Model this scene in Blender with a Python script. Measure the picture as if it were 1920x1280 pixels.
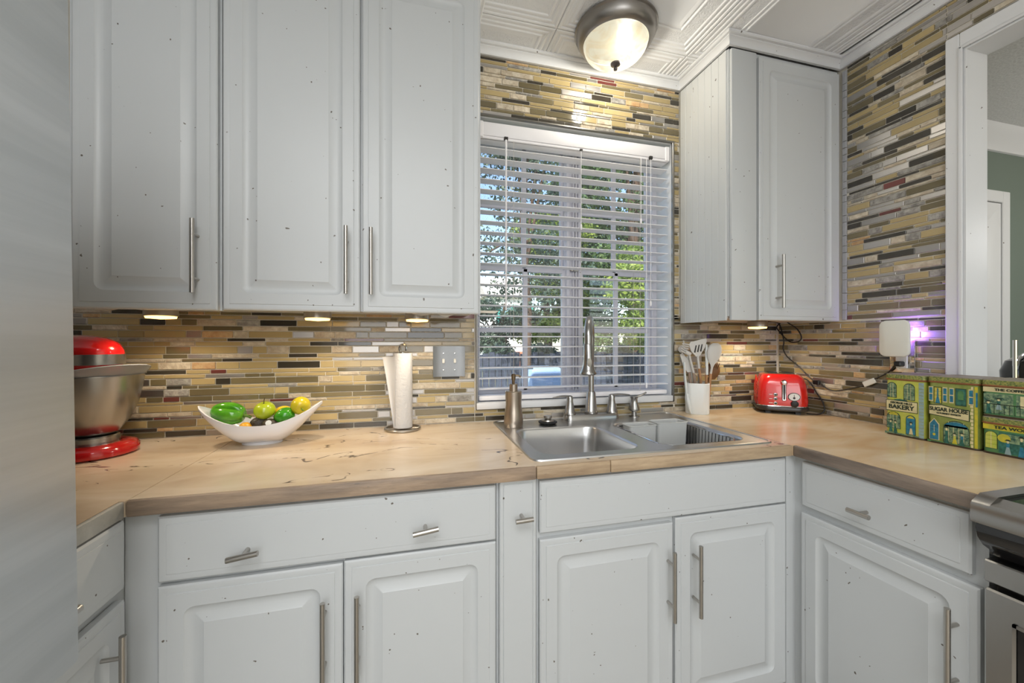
import bpy, bmesh, math, random
import numpy as np
from mathutils import Matrix, Vector
C = bpy.context.scene.collection
R_ = random.Random(7)
for o in list(bpy.data.objects): bpy.data.objects.remove(o, do_unlink=True)
PI = math.pi

# ------------------------------------------------------------------ camera
cam = bpy.data.objects.new('camera', bpy.data.cameras.new('camera')); C.objects.link(cam)
cam.location = (0, 0, 1.2552); cam.rotation_euler = (PI/2, 0, -0.2548)
cam.data.sensor_width = 36; cam.data.lens = 740.13/1920*36; cam.data.clip_start = 0.02
bpy.context.scene.camera = cam

# ------------------------------------------------------------------ world, sun, lights
vs = bpy.context.scene.view_settings
vs.view_transform = 'Standard'; vs.look = 'None'; vs.gamma = 1; vs.use_curve_mapping = False
vs.exposure = 0.05
w = bpy.data.worlds.new('world'); bpy.context.scene.world = w; w.use_nodes = True
nt = w.node_tree; nt.nodes.clear()
sky = nt.nodes.new('ShaderNodeTexSky'); sky.sky_type = 'NISHITA'; sky.sun_disc = False
sky.sun_elevation = math.radians(42); sky.sun_rotation = math.radians(200); sky.altitude = 200
bg = nt.nodes.new('ShaderNodeBackground'); bg.inputs[1].default_value = 0.34
wo = nt.nodes.new('ShaderNodeOutputWorld')
nt.links.new(sky.outputs[0], bg.inputs[0]); nt.links.new(bg.outputs[0], wo.inputs[0])
def light(name, kind, loc, energy, color=(1, 1, 1), size=0.1, size_y=None, rot=(0, 0, 0), spot=None):
    l = bpy.data.lights.new(name, kind); l.energy = energy; l.color = color
    if kind == 'AREA':
        l.size = size
        if size_y: l.shape = 'RECTANGLE'; l.size_y = size_y
    elif kind == 'SUN': l.angle = size
    else: l.shadow_soft_size = size
    if spot: l.spot_size = spot; l.spot_blend = 0.6
    o = bpy.data.objects.new(name, l); C.objects.link(o); o.location = loc; o.rotation_euler = rot
    return o
light('sun', 'SUN', (-5, -5, 12), 8.0, (1, .95, .86), 0.01, rot=(math.radians(48), 0, math.radians(-28)))
light('overhead_fill_near', 'AREA', (-0.2, -0.7, 2.5), 29, (.98, .99, 1), 1.2, 1.0)  # added fill behind the camera, no fixture modelled
light('overhead_fill_far', 'AREA', (0.1, -2.3, 2.5), 22, (.98, .99, 1), 1.6, 1.2)  # second added overhead fill, out of view further back
light('rear_fill_light', 'AREA', (-0.1, -3.3, 1.6), 38, (.96, .98, 1), 2.2, 1.7, rot=(PI/2, 0, 0))  # added forward-facing fill for flat light; wall behind has no window
light('next_room_fill', 'POINT', (3.6, 0.5, 1.9), 14, (1, .98, .95), .12)  # unseen point lamp added to brighten the next room

# ------------------------------------------------------------------ materials
def lin(c): return tuple(((v/255)/12.92 if v/255 <= .04045 else ((v/255+.055)/1.055)**2.4) for v in c)+(1,)
MATS = {}
def mat(name, rgb=(200, 200, 200), rough=.5, metal=0, emit=0, trans=0, bump=0, bscale=40, var=0, vscale=6,
        rgb2=None, objvar=0, coat=0, specks=0, stretch=(1, 1, 1), spec=.5, alpha=None, speckscale=60):
    m = bpy.data.materials.new(name); m.use_nodes = True; n = m.node_tree; L = n.links.new
    b = n.nodes['Principled BSDF']
    b.inputs['Roughness'].default_value = rough; b.inputs['Metallic'].default_value = metal
    b.inputs['Specular IOR Level'].default_value = spec
    b.inputs['Coat Weight'].default_value = coat; b.inputs['Coat Roughness'].default_value = .06
    b.inputs['Transmission Weight'].default_value = trans
    col = lin(rgb)
    b.inputs['Base Color'].default_value = col
    geo = None
    if var or bump or specks or rgb2:
        tc = n.nodes.new('ShaderNodeNewGeometry'); mp = n.nodes.new('ShaderNodeMapping')
        mp.inputs['Scale'].default_value = stretch; L(tc.outputs['Position'], mp.inputs[0]); geo = mp.outputs[0]
    src = None
    if var or rgb2:
        nz = n.nodes.new('ShaderNodeTexNoise'); nz.inputs['Scale'].default_value = vscale; nz.inputs['Detail'].default_value = 8
        nz.inputs['Roughness'].default_value = .6
        L(geo, nz.inputs['Vector'])
        rp = n.nodes.new('ShaderNodeValToRGB'); rp.color_ramp.elements[0].position = .35; rp.color_ramp.elements[1].position = .68
        c2 = lin(rgb2) if rgb2 else tuple(v*(1-var) for v in col[:3])+(1,)
        rp.color_ramp.elements[0].color = c2; rp.color_ramp.elements[1].color = col
        L(nz.outputs[0], rp.inputs[0]); src = rp.outputs[0]
    if specks:
        vz = n.nodes.new('ShaderNodeTexNoise'); vz.inputs['Scale'].default_value = speckscale; vz.inputs['Detail'].default_value = 1
        L(geo, vz.inputs['Vector'])
        r2 = n.nodes.new('ShaderNodeMapRange'); r2.inputs[1].default_value = .815-specks*.1; r2.inputs[2].default_value = .83-specks*.1
        L(vz.outputs[0], r2.inputs[0])
        mx = n.nodes.new('ShaderNodeMix'); mx.data_type = 'RGBA'
        L(r2.outputs[0], mx.inputs[0])
        if src: L(src, mx.inputs[6])
        else: mx.inputs[6].default_value = col
        mx.inputs[7].default_value = lin((105, 98, 90)); src = mx.outputs[2]
    if objvar:
        oi = n.nodes.new('ShaderNodeObjectInfo'); hs = n.nodes.new('ShaderNodeHueSaturation')
        mr = n.nodes.new('ShaderNodeMapRange'); mr.inputs[3].default_value = 1-objvar; mr.inputs[4].default_value = 1+objvar
        L(oi.outputs['Random'], mr.inputs[0]); L(mr.outputs[0], hs.inputs['Value'])
        if src: L(src, hs.inputs['Color'])
        else: hs.inputs['Color'].default_value = col
        src = hs.outputs[0]
    if src: L(src, b.inputs['Base Color'])
    if bump:
        bz = n.nodes.new('ShaderNodeTexNoise'); bz.inputs['Scale'].default_value = bscale; bz.inputs['Detail'].default_value = 5
        L(geo, bz.inputs['Vector']); bp = n.nodes.new('ShaderNodeBump'); bp.inputs['Strength'].default_value = bump
        bp.inputs['Distance'].default_value = .004
        L(bz.outputs[0], bp.inputs['Height']); L(bp.outputs[0], b.inputs['Normal'])
    if emit:
        b.inputs['Emission Color'].default_value = col; b.inputs['Emission Strength'].default_value = emit
    if alpha is not None: b.inputs['Alpha'].default_value = alpha
    MATS[name] = m
    return m
white = mat('painted_wood', (201, 204, 205), .38, bump=.06, bscale=14, specks=.35, speckscale=75)
white_side = mat('painted_beadboard', (212, 214, 213), .4, bump=.1, bscale=12, specks=.3)
trimw = mat('trim_paint', (224, 225, 226), .42, bump=.15, bscale=20, specks=.3)
ceilw = mat('ceiling_paint', (238, 239, 240), .6)
ceilp = mat('ceiling_pebble', (236, 237, 238), .55, bump=1.0, bscale=170)
wallw = mat('room_wall_paint', (205, 206, 204), .7)
floorm = mat('floor_vinyl', (186, 176, 160), .5, var=.25)
steel = mat('brushed_steel', (172, 170, 167), .26, 1, bump=.05, bscale=200, stretch=(1, 1, 12))
steelh = mat('handle_steel', (182, 178, 172), .3, 1)
steelv = mat('dispenser_steel', (178, 166, 152), .3, 1, bump=.05, bscale=200, stretch=(12, 12, 1))
sinkm = mat('sink_steel', (210, 210, 210), .3, 1, bump=.04, bscale=120)
chrome = mat('chrome', (215, 215, 215), .08, 1)
fridgem = mat('fridge_steel', (206, 210, 213), .45, .6, bump=.05, bscale=6, stretch=(1, .3, 9), rgb2=(190, 195, 198), vscale=2.5)
darkm = mat('dark_gap', (48, 46, 44), .7)
blackg = mat('black_glass', (22, 22, 24), .08, coat=.6)
blackr = mat('black_rubber', (24, 24, 25), .5)
cordm = mat('black_cord', (22, 22, 24), .4)
red = mat('red_enamel', (196, 14, 16), .16, coat=1)
redt = mat('red_toaster', (206, 26, 24), .2, coat=.9)
ceramic = mat('white_ceramic', (236, 236, 240), .14, coat=.5)
paper = mat('paper_towel', (206, 205, 204), .85, bump=.5, bscale=110)
silic = mat('grey_silicone', (205, 203, 198), .5)
silicw = mat('pale_silicone', (222, 226, 224), .45)
wood = mat('utensil_wood', (186, 138, 96), .55, var=.2, vscale=30)
woodd = mat('dark_utensil_wood', (120, 84, 50), .5, var=.3, vscale=30)
woodg = mat('grey_handle_wood', (160, 138, 122), .55, var=.15, vscale=30)
plastic = mat('white_plastic', (232, 233, 230), .35)
binm = mat('frosted_bin', (226, 228, 226), .35, trans=.25)
blind = mat('blind_vinyl', (246, 244, 246), .45)
blindc = mat('blind_cord', (205, 200, 190), .7)
vinyl = mat('window_vinyl', (214, 212, 218), .45, specks=.3)
grout = mat('grout', (216, 210, 196), .9, bump=.3, bscale=60)
puckm = mat('puck_lens', (255, 196, 110), .4, emit=5)
greenw = mat('green_wall_paint', (112, 124, 114), .7, specks=.15, speckscale=25)
popcorn = mat('popcorn_ceiling', (226, 226, 224), .9, bump=1, bscale=90, var=.2, vscale=120)
bark = mat('tree_bark', (92, 74, 60), .9, var=.4, vscale=5, bump=.8, bscale=12)
def pane_mat():
    m = bpy.data.materials.new('window_glass'); m.use_nodes = True; n = m.node_tree; n.nodes.clear()
    t = n.nodes.new('ShaderNodeBsdfTransparent'); g = n.nodes.new('ShaderNodeBsdfGlossy'); g.inputs['Roughness'].default_value = .02
    d = n.nodes.new('ShaderNodeBsdfDiffuse'); d.inputs[0].default_value = (.6, .68, .8, 1)
    tc = n.nodes.new('ShaderNodeNewGeometry'); nz = n.nodes.new('ShaderNodeTexNoise'); nz.inputs['Scale'].default_value = 260
    nz.inputs['Detail'].default_value = 2
    mr = n.nodes.new('ShaderNodeMapRange'); mr.inputs[1].default_value = .6; mr.inputs[2].default_value = .72; mr.inputs[4].default_value = .35
    n.links.new(tc.outputs['Position'], nz.inputs[0]); n.links.new(nz.outputs[0], mr.inputs[0])
    m0 = n.nodes.new('ShaderNodeMixShader'); n.links.new(mr.outputs[0], m0.inputs[0]); n.links.new(t.outputs[0], m0.inputs[1]); n.links.new(d.outputs[0], m0.inputs[2])
    mx = n.nodes.new('ShaderNodeMixShader'); mx.inputs[0].default_value = .05
    n.links.new(m0.outputs[0], mx.inputs[1]); n.links.new(g.outputs[0], mx.inputs[2])
    o = n.nodes.new('ShaderNodeOutputMaterial'); n.links.new(mx.outputs[0], o.inputs[0]); return m
glass = pane_mat()
def counter_mat(name, a, b, c, veins=True, gloss=.22):
    m = bpy.data.materials.new(name); m.use_nodes = True; n = m.node_tree; L = n.links.new; bs = n.nodes['Principled BSDF']
    tc = n.nodes.new('ShaderNodeNewGeometry'); mp = n.nodes.new('ShaderNodeMapping'); mp.inputs['Scale'].default_value = (1, 2.2, 1)
    mp.inputs['Rotation'].default_value = (0, 0, .25)
    L(tc.outputs['Position'], mp.inputs[0])
    nz = n.nodes.new('ShaderNodeTexNoise'); nz.inputs['Scale'].default_value = 3.2; nz.inputs['Detail'].default_value = 9; nz.inputs['Distortion'].default_value = .8
    L(mp.outputs[0], nz.inputs[0])
    rp = n.nodes.new('ShaderNodeValToRGB'); e = rp.color_ramp.elements
    e[0].position = .3; e[0].color = lin(c); e[1].position = .7; e[1].color = lin(a); k = e.new(.5); k.color = lin(b)
    L(nz.outputs[0], rp.inputs[0]); src = rp.outputs[0]
    if veins:
        v = n.nodes.new('ShaderNodeTexNoise'); v.inputs['Scale'].default_value = 1.9; v.inputs['Detail'].default_value = 3; v.inputs['Distortion'].default_value = .6
        L(mp.outputs[0], v.inputs[0])
        s = n.nodes.new('ShaderNodeMath'); s.operation = 'SUBTRACT'; s.inputs[1].default_value = .5; L(v.outputs[0], s.inputs[0])
        ab = n.nodes.new('ShaderNodeMath'); ab.operation = 'ABSOLUTE'; L(s.outputs[0], ab.inputs[0])
        lt = n.nodes.new('ShaderNodeMapRange'); lt.inputs[1].default_value = .002; lt.inputs[2].default_value = .0045; lt.inputs[3].default_value = 1; lt.inputs[4].default_value = 0
        L(ab.outputs[0], lt.inputs[0])
        g = n.nodes.new('ShaderNodeTexNoise'); g.inputs['Scale'].default_value = 30; L(tc.outputs['Position'], g.inputs[0])
        gt = n.nodes.new('ShaderNodeMapRange'); gt.inputs[1].default_value = .46; gt.inputs[2].default_value = .56; L(g.outputs[0], gt.inputs[0])
        mu = n.nodes.new('ShaderNodeMath'); mu.operation = 'MULTIPLY'; L(lt.outputs[0], mu.inputs[0]); L(gt.outputs[0], mu.inputs[1])
        mx = n.nodes.new('ShaderNodeMix'); mx.data_type = 'RGBA'; L(mu.outputs[0], mx.inputs[0]); L(src, mx.inputs[6]); mx.inputs[7].default_value = lin((95, 82, 72)); src = mx.outputs[2]
    L(src, bs.inputs['Base Color']); bs.inputs['Roughness'].default_value = gloss
    return m
ctop = counter_mat('counter_finish', (228, 212, 190), (216, 195, 168), (198, 174, 146))
ctopr = counter_mat('counter_finish_right', (240, 222, 194), (230, 204, 168), (218, 182, 138), False)
cedge = mat('counter_edge_finish', (176, 152, 128), .5, rgb2=(128, 112, 98), vscale=9, stretch=(.6, .6, 4), bump=.5, bscale=30, specks=.3)
cedgeo = mat('counter_edge_ochre', (196, 172, 140), .5, rgb2=(158, 134, 108), vscale=9, stretch=(.6, .6, 4), bump=.4, bscale=30, specks=.3)
TM = [mat('tile_tan_glass', (182, 162, 116), .16, var=.08, vscale=4, objvar=.12, coat=.3),
      mat('tile_olive_glass', (120, 109, 80), .1, var=.1, vscale=4, objvar=.2, coat=.35),
      mat('tile_dark_glass', (68, 63, 54), .1, var=.15, vscale=4, objvar=.25, coat=.35),
      mat('tile_travertine', (218, 208, 188), .75, rgb2=(180, 164, 140), vscale=45, objvar=.12, bump=.9, bscale=90),
      mat('tile_ochre_stone', (212, 184, 140), .75, rgb2=(188, 148, 104), vscale=45, objvar=.1, bump=.9, bscale=90),
      mat('tile_steel', (190, 186, 182), .42, 1, objvar=.15),
      mat('tile_red_glass', (112, 62, 56), .1, objvar=.2, coat=.35),
      mat('tile_grey_stone', (182, 178, 170), .8, rgb2=(124, 120, 114), vscale=60, objvar=.15, bump=1, bscale=90)]

# ------------------------------------------------------------------ mesh helpers
class MB:
    def __init__(s): s.bm = bmesh.new(); s.mi = 0
    def _mi(s, faces):
        for f in faces: f.material_index = s.mi
    def box(s, x0, x1, y0, y1, z0, z1, bev=0, seg=1, M=None):
        r = bmesh.ops.create_cube(s.bm, size=1); vs_ = r['verts']
        for v in vs_: v.co = Vector(((x0+x1)/2+v.co.x*(x1-x0), (y0+y1)/2+v.co.y*(y1-y0), (z0+z1)/2+v.co.z*(z1-z0)))
        fs = set(f for v in vs_ for f in v.link_faces)
        if bev:
            es = list(set(e for v in vs_ for e in v.link_edges))
            r = bmesh.ops.bevel(s.bm, geom=es, offset=bev, segments=seg, affect='EDGES', profile=.5)
            vs_ = list(set(vs_) | set(r['verts'])); vs_ = [v for v in vs_ if v.is_valid]
            fs = set(f for v in vs_ for f in v.link_faces)
        s._mi(fs)
        if M: bmesh.ops.transform(s.bm, matrix=M, verts=vs_)
        return s
    def rings(s, rs, close=True, cap0=True, cap1=True):
        vr = [[s.bm.verts.new(p) for p in r] for r in rs]; n = len(rs[0])
        for a, b in zip(vr, vr[1:]):
            for i in range(n if close else n-1):
                j = (i+1) % n
                try: f = s.bm.faces.new((a[i], a[j], b[j], b[i])); f.material_index = s.mi
                except ValueError: pass
        if cap0 and close:
            f = s.bm.faces.new(vr[0][::-1]); f.material_index = s.mi
        if cap1 and close:
            f = s.bm.faces.new(vr[-1]); f.material_index = s.mi
        return s
    def lathe(s, prof, c=(0, 0, 0), seg=28, M=None, sx=1, sy=1, cap=True):
        rs = []
        for r, z in prof:
            ring = [Vector((c[0]+max(r, 1e-4)*math.cos(2*PI*i/seg)*sx, c[1]+max(r, 1e-4)*math.sin(2*PI*i/seg)*sy, c[2]+z)) for i in range(seg)]
            if M: ring = [M @ p for p in ring]
            rs.append(ring)
        return s.rings(rs, cap0=cap, cap1=cap)
    def tube(s, pts, r, seg=10, rf=None):
        pts = [Vector(p) for p in pts]; n = len(pts); up = None; rs = []
        for i, p in enumerate(pts):
            t = (pts[min(i+1, n-1)]-pts[max(i-1, 0)]).normalized()
            if up is None:
                up = Vector((0, 0, 1)) if abs(t.z) < .9 else Vector((1, 0, 0))
            a = (up - t*up.dot(t)).normalized(); b = t.cross(a); up = a
            rr = rf[i] if rf else r
            rs.append([p+(a*math.cos(2*PI*k/seg)+b*math.sin(2*PI*k/seg))*rr for k in range(seg)])
        return s.rings(rs)
    def loft(s, rs): return s.rings([[Vector(p) for p in r] for r in rs])
    def prism(s, prof, f0, f1):
        """prof: 2d points; f0/f1 map (a,b)->3d point at each end"""
        return s.rings([[Vector(f0(*p)) for p in prof], [Vector(f1(*p)) for p in prof]])
def rrect(w, h, inset, r, n=4):
    r = max(r, 1e-4); x0, x1, z0, z1 = inset, w-inset, inset, h-inset; pts = []
    for cx, cz, a0 in ((x1-r, z1-r, 0), (x0+r, z1-r, PI/2), (x0+r, z0+r, PI), (x1-r, z0+r, 1.5*PI)):
        for i in range(n+1):
            a = a0+PI/2*i/n; pts.append((cx+r*math.cos(a), cz+r*math.sin(a)))
    return pts
def panel(mb, M, w, h, rings, thick, n=4, bandmat=None):
    rs = [[M @ Vector((x, thick, z)) for x, z in rrect(w, h, rings[0][0], rings[0][2], n)]]
    rs += [[M @ Vector((x, d, z)) for x, z in rrect(w, h, i, r, n)] for i, d, r in rings]
    base = len(mb.bm.faces)
    mb.rings(rs)
    if bandmat:
        mb.bm.faces.ensure_lookup_table(); q = 4*(n+1)
        for k in bandmat:
            for f in mb.bm.faces[base+q*k: base+q*(k+1)]: f.material_index = 1
    return mb
def frame(face, ox, oy, oz):
    if face == '-Y': return Matrix(((1, 0, 0, ox), (0, 1, 0, oy), (0, 0, 1, oz), (0, 0, 0, 1)))
    if face == '-X': return Matrix(((0, 1, 0, ox), (-1, 0, 0, oy), (0, 0, 1, oz), (0, 0, 0, 1)))
    if face == '+X': return Matrix(((0, -1, 0, ox), (1, 0, 0, oy), (0, 0, 1, oz), (0, 0, 0, 1)))
    if face == '-Z': return Matrix(((1, 0, 0, ox), (0, 0, 1, oy), (0, 1, 0, oz), (0, 0, 0, 1)))
XF = {}
def link(o):
    C.objects.link(o); return o
def thing(name, label, cat, loc=(0, 0, 0), rz=0, group=None):
    o = link(bpy.data.objects.new(name, None)); o.location = loc; o.rotation_euler = (0, 0, rz); o.empty_display_size = .05
    o['label'] = label; o['category'] = cat
    if group: o['group'] = group
    XF[o.name] = Matrix.Translation(loc) @ Matrix.Rotation(rz, 4, 'Z')
    return o
def part(name, mb, m, parent=None, world=True, label=None, kind=None, smooth=True, angle=35, recalc=True):
    bm = mb.bm
    if recalc: bmesh.ops.recalc_face_normals(bm, faces=bm.faces)
    X = XF.get(parent.name, Matrix()) if parent else Matrix()
    if parent and world: bm.transform(X.inverted())
    me = bpy.data.meshes.new(name)
    for f in bm.faces: f.smooth = smooth
    bm.to_mesh(me); bm.free()
    if smooth: me.set_sharp_from_angle(angle=math.radians(angle))
    for k in (m if isinstance(m, (list, tuple)) else [m]): me.materials.append(k)
    o = link(bpy.data.objects.new(name, me))
    if parent: o.parent = parent; XF[o.name] = X
    if label: o['label'] = label
    if kind: o['kind'] = kind
    return o
def solo(name, mb, m, label, cat, group=None, loc=None, **k):
    """a thing that is one mesh, origin moved to loc"""
    if loc is not None: mb.bm.transform(Matrix.Translation(Vector(loc)).inverted())
    o = part(name, mb, m, **k)
    if loc is not None: o.location = loc
    XF[o.name] = Matrix.Translation(loc) if loc is not None else Matrix()
    o['label'] = label; o['category'] = cat
    if group: o['group'] = group
    return o
def struct(name, mb, m, **k):
    o = part(name, mb, m, **k); o['kind'] = 'structure'; return o
def B(*a, **k): return MB().box(*a, **k)

# ------------------------------------------------------------------ room shell
YB, XR, XL, ZC, ZK, ZT = 1.659, 1.877, -1.235, 2.515, 2.471, 0.914
WX0, WX1, WZ0, WZ1 = 0.275, 1.235, 0.973, 2.216
YG = YB+.003; XG = XR+.003
mb = MB()
for a in ((XL-.1, WX0-.001, 0, ZC), (WX1+.001, XR+.2, 0, ZC), (WX0-.001, WX1+.001, 0, WZ0-.007), (WX0-.001, WX1+.001, WZ1+.001, ZC)):
    mb.box(a[0], a[1], YG, YG+.22, a[2], a[3])
wall_back = struct('wall_back', mb, grout)
mb = MB(); OY, OZ = .931, 2.272
mb.box(XG, XG+.1, OY, YG, 0, ZC); mb.box(XG, XG+.1, -.5, OY, OZ, ZC); mb.box(XG, XG+.1, -.5, OY, 0, ZT-.002); mb.box(XG, XG+.1, -3.4, -.5, 0, ZC)
wall_right = struct('wall_right', mb, grout)
struct('wall_left', B(XL-.1, XL, -3.4, YG, 0, ZC), wallw)
struct('wall_front', B(XL-.1, XR+.2, -3.5, -3.4, 0, ZC), wallw)
struct('floor', B(XL-.1, 5.2, -3.5, YG+.22, -.08, 0), floorm)

# ceiling with embossed panels
ceiling = struct('ceiling', B(XL-.1, XR+.2, -3.5, YG+.22, ZC+.004, ZC+.1), ceilw)
cr = [(.0012, .000, .0005), (.005, -.003, .001), (.012, -.003, .001), (.016, .001, .001), (.022, .001, .001), (.027, -.003, .001), (.033, -.003, .001),
      (.037, .001, .001), (.043, .001, .001), (.048, -.003, .001), (.054, -.003, .001), (.058, .000, .001), (.060, .000, .001), (.112, .000, .001), (.115, -.003, .001), (.120, -.003, .001),
      (.124, .001, .001), (.130, .001, .001), (.135, -.004, .001), (.141, -.004, .001), (.149, .001, .001)]
def ceil_tile(x0, y0, w_, h_, name='ceiling_panel'):
    mb = MB(); panel(mb, frame('-Z', x0, y0, ZC), w_, h_, cr, .0035, 1, bandmat=[13])
    o = part(name, mb, [ceilw, ceilp], ceiling, angle=25)
    return o
for i in range(-3, 3):
    for j in range(0, 4):
        x0 = .575+.61*i; y0 = 1.493-.61*(j+1)
        if x0+.61 > XR or x0 < XL: pass
        ceil_tile(x0 if x0 > XL else XL, y0, min(.61, XR-x0) if x0 > XL else .61-(XL-x0), .61)
for i in range(-3, 3):   # the row cut short at the window wall: half panels with a narrower frame
    x0 = max(.575+.61*i, XL); x1 = min(.575+.61*(i+1), XR); mb = MB()
    panel(mb, frame('-Z', x0, 1.493, ZC), x1-x0, .20, cr[:13]+[(.075, 0, .001)], .0035, 1, bandmat=[14])
    mb.bm.faces.ensure_lookup_table(); mb.bm.faces[-1].material_index = 1
    part('ceiling_panel', mb, [ceilw, ceilp], ceiling, angle=25)

# crown moulding: profile (p outwards from wall, z)
CP = [(0, ZK), (.010, ZK), (.010, ZK+.007), (.006, ZK+.009), (.009, ZK+.017), (.017, ZK+.026), (.022, ZK+.029), (.022, ZK+.032), (.032, ZK+.033), (.036, ZK+.037), (.036, ZC-.0005), (0, ZC-.0005)]
def crown(name, a, b, na, nb, ea=0, eb=0, P=CP):
    """a,b wall points; na = inward normal; ea/eb = mitre slope at ends (along dir per unit p)"""
    d = (Vector(b)-Vector(a)).normalized(); n_ = Vector(na); mb = MB()
    f0 = lambda p, z: (a[0]+n_.x*p+d.x*ea*p, a[1]+n_.y*p+d.y*ea*p, z)
    f1 = lambda p, z: (b[0]+n_.x*p-d.x*eb*p, b[1]+n_.y*p-d.y*eb*p, z)
    mb.prism(P, f0, f1); return struct(name, mb, trimw)
CABX = 1.276; CABY = 1.357; LCX = .235; LCY = 1.322
crown('trim_1', (LCX, YB-.004), (CABX, YB-.004), (0, -1), None, 1, 1)
crown('trim_2', (CABX, YB-.004), (CABX, CABY-.01), (-1, 0), None, 1, -1)
crown('trim_3', (CABX, CABY-.01), (XR-.004, CABY-.01), (0, -1), None, -1, 1)
crown('trim_4', (XR-.004, CABY-.01), (XR-.004, -3.3), (-1, 0), None, 1, 0)
crown('trim_5', (LCX, YB-.004), (LCX, LCY-.01), (1, 0), None, 1, -1)
crown('trim_6', (LCX, LCY-.01), (XL, LCY-.01), (0, -1), None, -1, 0)

# ------------------------------------------------------------------ mosaic tiles
rows_mm = [21, 14, 27, 10, 16, 25, 11, 19, 26, 13, 25, 15, 16, 27, 13, 16, 28, 17, 13, 26, 18, 24, 15]
ROWS = []; z = ZT+.002; k = 0
while z < ZK+.01:
    h = rows_mm[k % len(rows_mm)]/1000; ROWS.append((z, h)); z += h; k += 1
MCACHE = {}
def tile_mesh(L_, h, t, mi):
    key = (round(L_, 4), round(h, 4), round(t, 4), mi)
    if key not in MCACHE:
        b = B(-L_/2, L_/2, -t, .003, -h/2, h/2, bev=.0009 if mi in (0, 1, 2, 5, 6) else .0015).bm
        me = bpy.data.meshes.new('tile'); b.to_mesh(me); b.free(); me.materials.append(TM[mi]); MCACHE[key] = me
    return MCACHE[key]
fx, fy = math.sin(.2548), math.cos(.2548)
def size_on_screen(p, L_, h, face):
    d = fx*p[0]+fy*p[1]
    if d < .1: return 0
    u = 960+740*(fy*p[0]-fx*p[1])/d; v = 640-740*(p[2]-1.2552)/d
    if u < 130 or u > 1925 or v < -5 or v > 900: return 0
    vw = Vector((p[0], p[1], p[2]-1.2552)).normalized()
    return L_*h*abs(vw.y if face == 'y' else vw.x)/d**2
def tile_wall(parent, face, regions, seed, weights):
    rnd = random.Random(seed); T = []
    for z0, h in ROWS:
        u = -1.4-rnd.random()*.15; seg = []
        cls = 0 if h < .0145 else 1 if h < .022 else 2
        while u < 2.1:
            L_ = rnd.choice([[.048, .075, .098, .125, .15], [.05, .075, .1, .125, .15], [.048, .075, .1, .125, .148]][cls])
            w_ = list(weights)
            if L_ <= .076: w_[3] *= 2.0; w_[4] *= 2; w_[7] *= 2
            elif L_ > .12: w_[3] *= .35; w_[4] *= .2; w_[7] *= .4
            seg.append((u, L_, rnd.choices(range(8), w_)[0], rnd.random())); u += L_
        for (u0, u1, r0, r1) in regions:
            a, b = max(z0, r0), min(z0+h, r1)
            if b-a < .006: continue
            for (s, L_, mi, q) in seg:
                c, d = max(s, u0), min(s+L_, u1)
                if d-c < .008: continue
                T.append((c, d, a, b, mi, q))
    ent = []
    for (c, d, a, b, mi, q) in T:
        L_, h = d-c-.0030, b-a-.0033; um, zm = (c+d)/2, (a+b)/2
        p = (um, YB, zm) if face == 'y' else (XR, um, zm)
        ent.append((size_on_screen(p, L_, h, face), L_, h, p, mi, q))
    ent.sort(key=lambda e: -e[0])
    bulk = bmesh.new()
    for n_, (sz, L_, h, p, mi, q) in enumerate(ent):
        t = (.0028 if mi in (0, 1, 2, 6) else .0026 if mi == 5 else .0042)+round(q*3)*.0005
        me = tile_mesh(L_, h, t, mi)
        base = YG if face == 'y' else XG
        M = Matrix.Translation((p[0], base, p[2])) if face == 'y' else Matrix.Translation((base, p[1], p[2])) @ Matrix.Rotation(-PI/2, 4, 'Z')
        if n_ < 300:
            o = link(bpy.data.objects.new('tile', me)); o.matrix_world = M; o.parent = parent
        else:
            m2 = me.copy(); m2.transform(M); s0 = len(bulk.faces); bulk.from_mesh(m2); bulk.faces.ensure_lookup_table()
            for f in bulk.faces[s0:]: f.material_index = mi
            bpy.data.meshes.remove(m2)
    if len(ent) > 300:
        me = bpy.data.meshes.new('tile_field'); bulk.to_mesh(me); o = link(bpy.data.objects.new('tile_field', me)); o.parent = parent; o['kind'] = 'stuff'
        for m in TM: me.materials.append(m)
    bulk.free()
#            tan  olive dark trav ochre steel red grey
tile_wall(wall_back, 'y', [(XL+.004, WX0-.006, ZT+.002, 1.385), (WX0-.006, WX1+.008, ZT+.002, WZ0-.008), (LCX, CABX-.001, WZ1+.008, ZK), (WX1+.008, CABX-.001, 1.36, WZ1+.008),
          (WX1+.008, XR-.006, ZT+.002, 1.385)], 3, [.29, .20, .12, .20, .035, .10, .022, .04])
tile_wall(wall_right, 'x', [(.983, YB-.006, ZT+.002, 1.345), (.983, 1.318, 1.345, ZK), (.3, .983, 2.336, ZK)], 11, [.18, .19, .15, .15, .04, .16, .01, .14])
# pale strip of tile ends beside the upper cabinet
mb = MB(); z = 1.35
while z < ZK-.05:
    h = R_.choice([.03, .045, .06]); mb.box(XR-.004, XG, 1.319, 1.336, z+.001, min(z+h, ZK)-.001, bev=.001); z += h
struct('trim_7', mb, mat('pale_edge_tile', (176, 177, 180), .6, bump=.3))
# metal edge strips round the window opening
mb = MB()
mb.box(WX1-.002, WX1+.009, YB-.008, YG, WZ0-.008, WZ1+.009, bev=.002); mb.box(WX0-.002, WX0+.007, YB-.008, YG, WZ0-.008, WZ1+.009, bev=.002)
mb.box(WX0-.002, WX1+.009, YB-.009, YG, WZ1, WZ1+.009, bev=.002); mb.box(WX0-.002, WX1+.009, YB-.008, YG, WZ0-.009, WZ0, bev=.002)
struct('trim_8', mb, mat('edge_strip_metal', (140, 138, 134), .35, 1))

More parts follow.
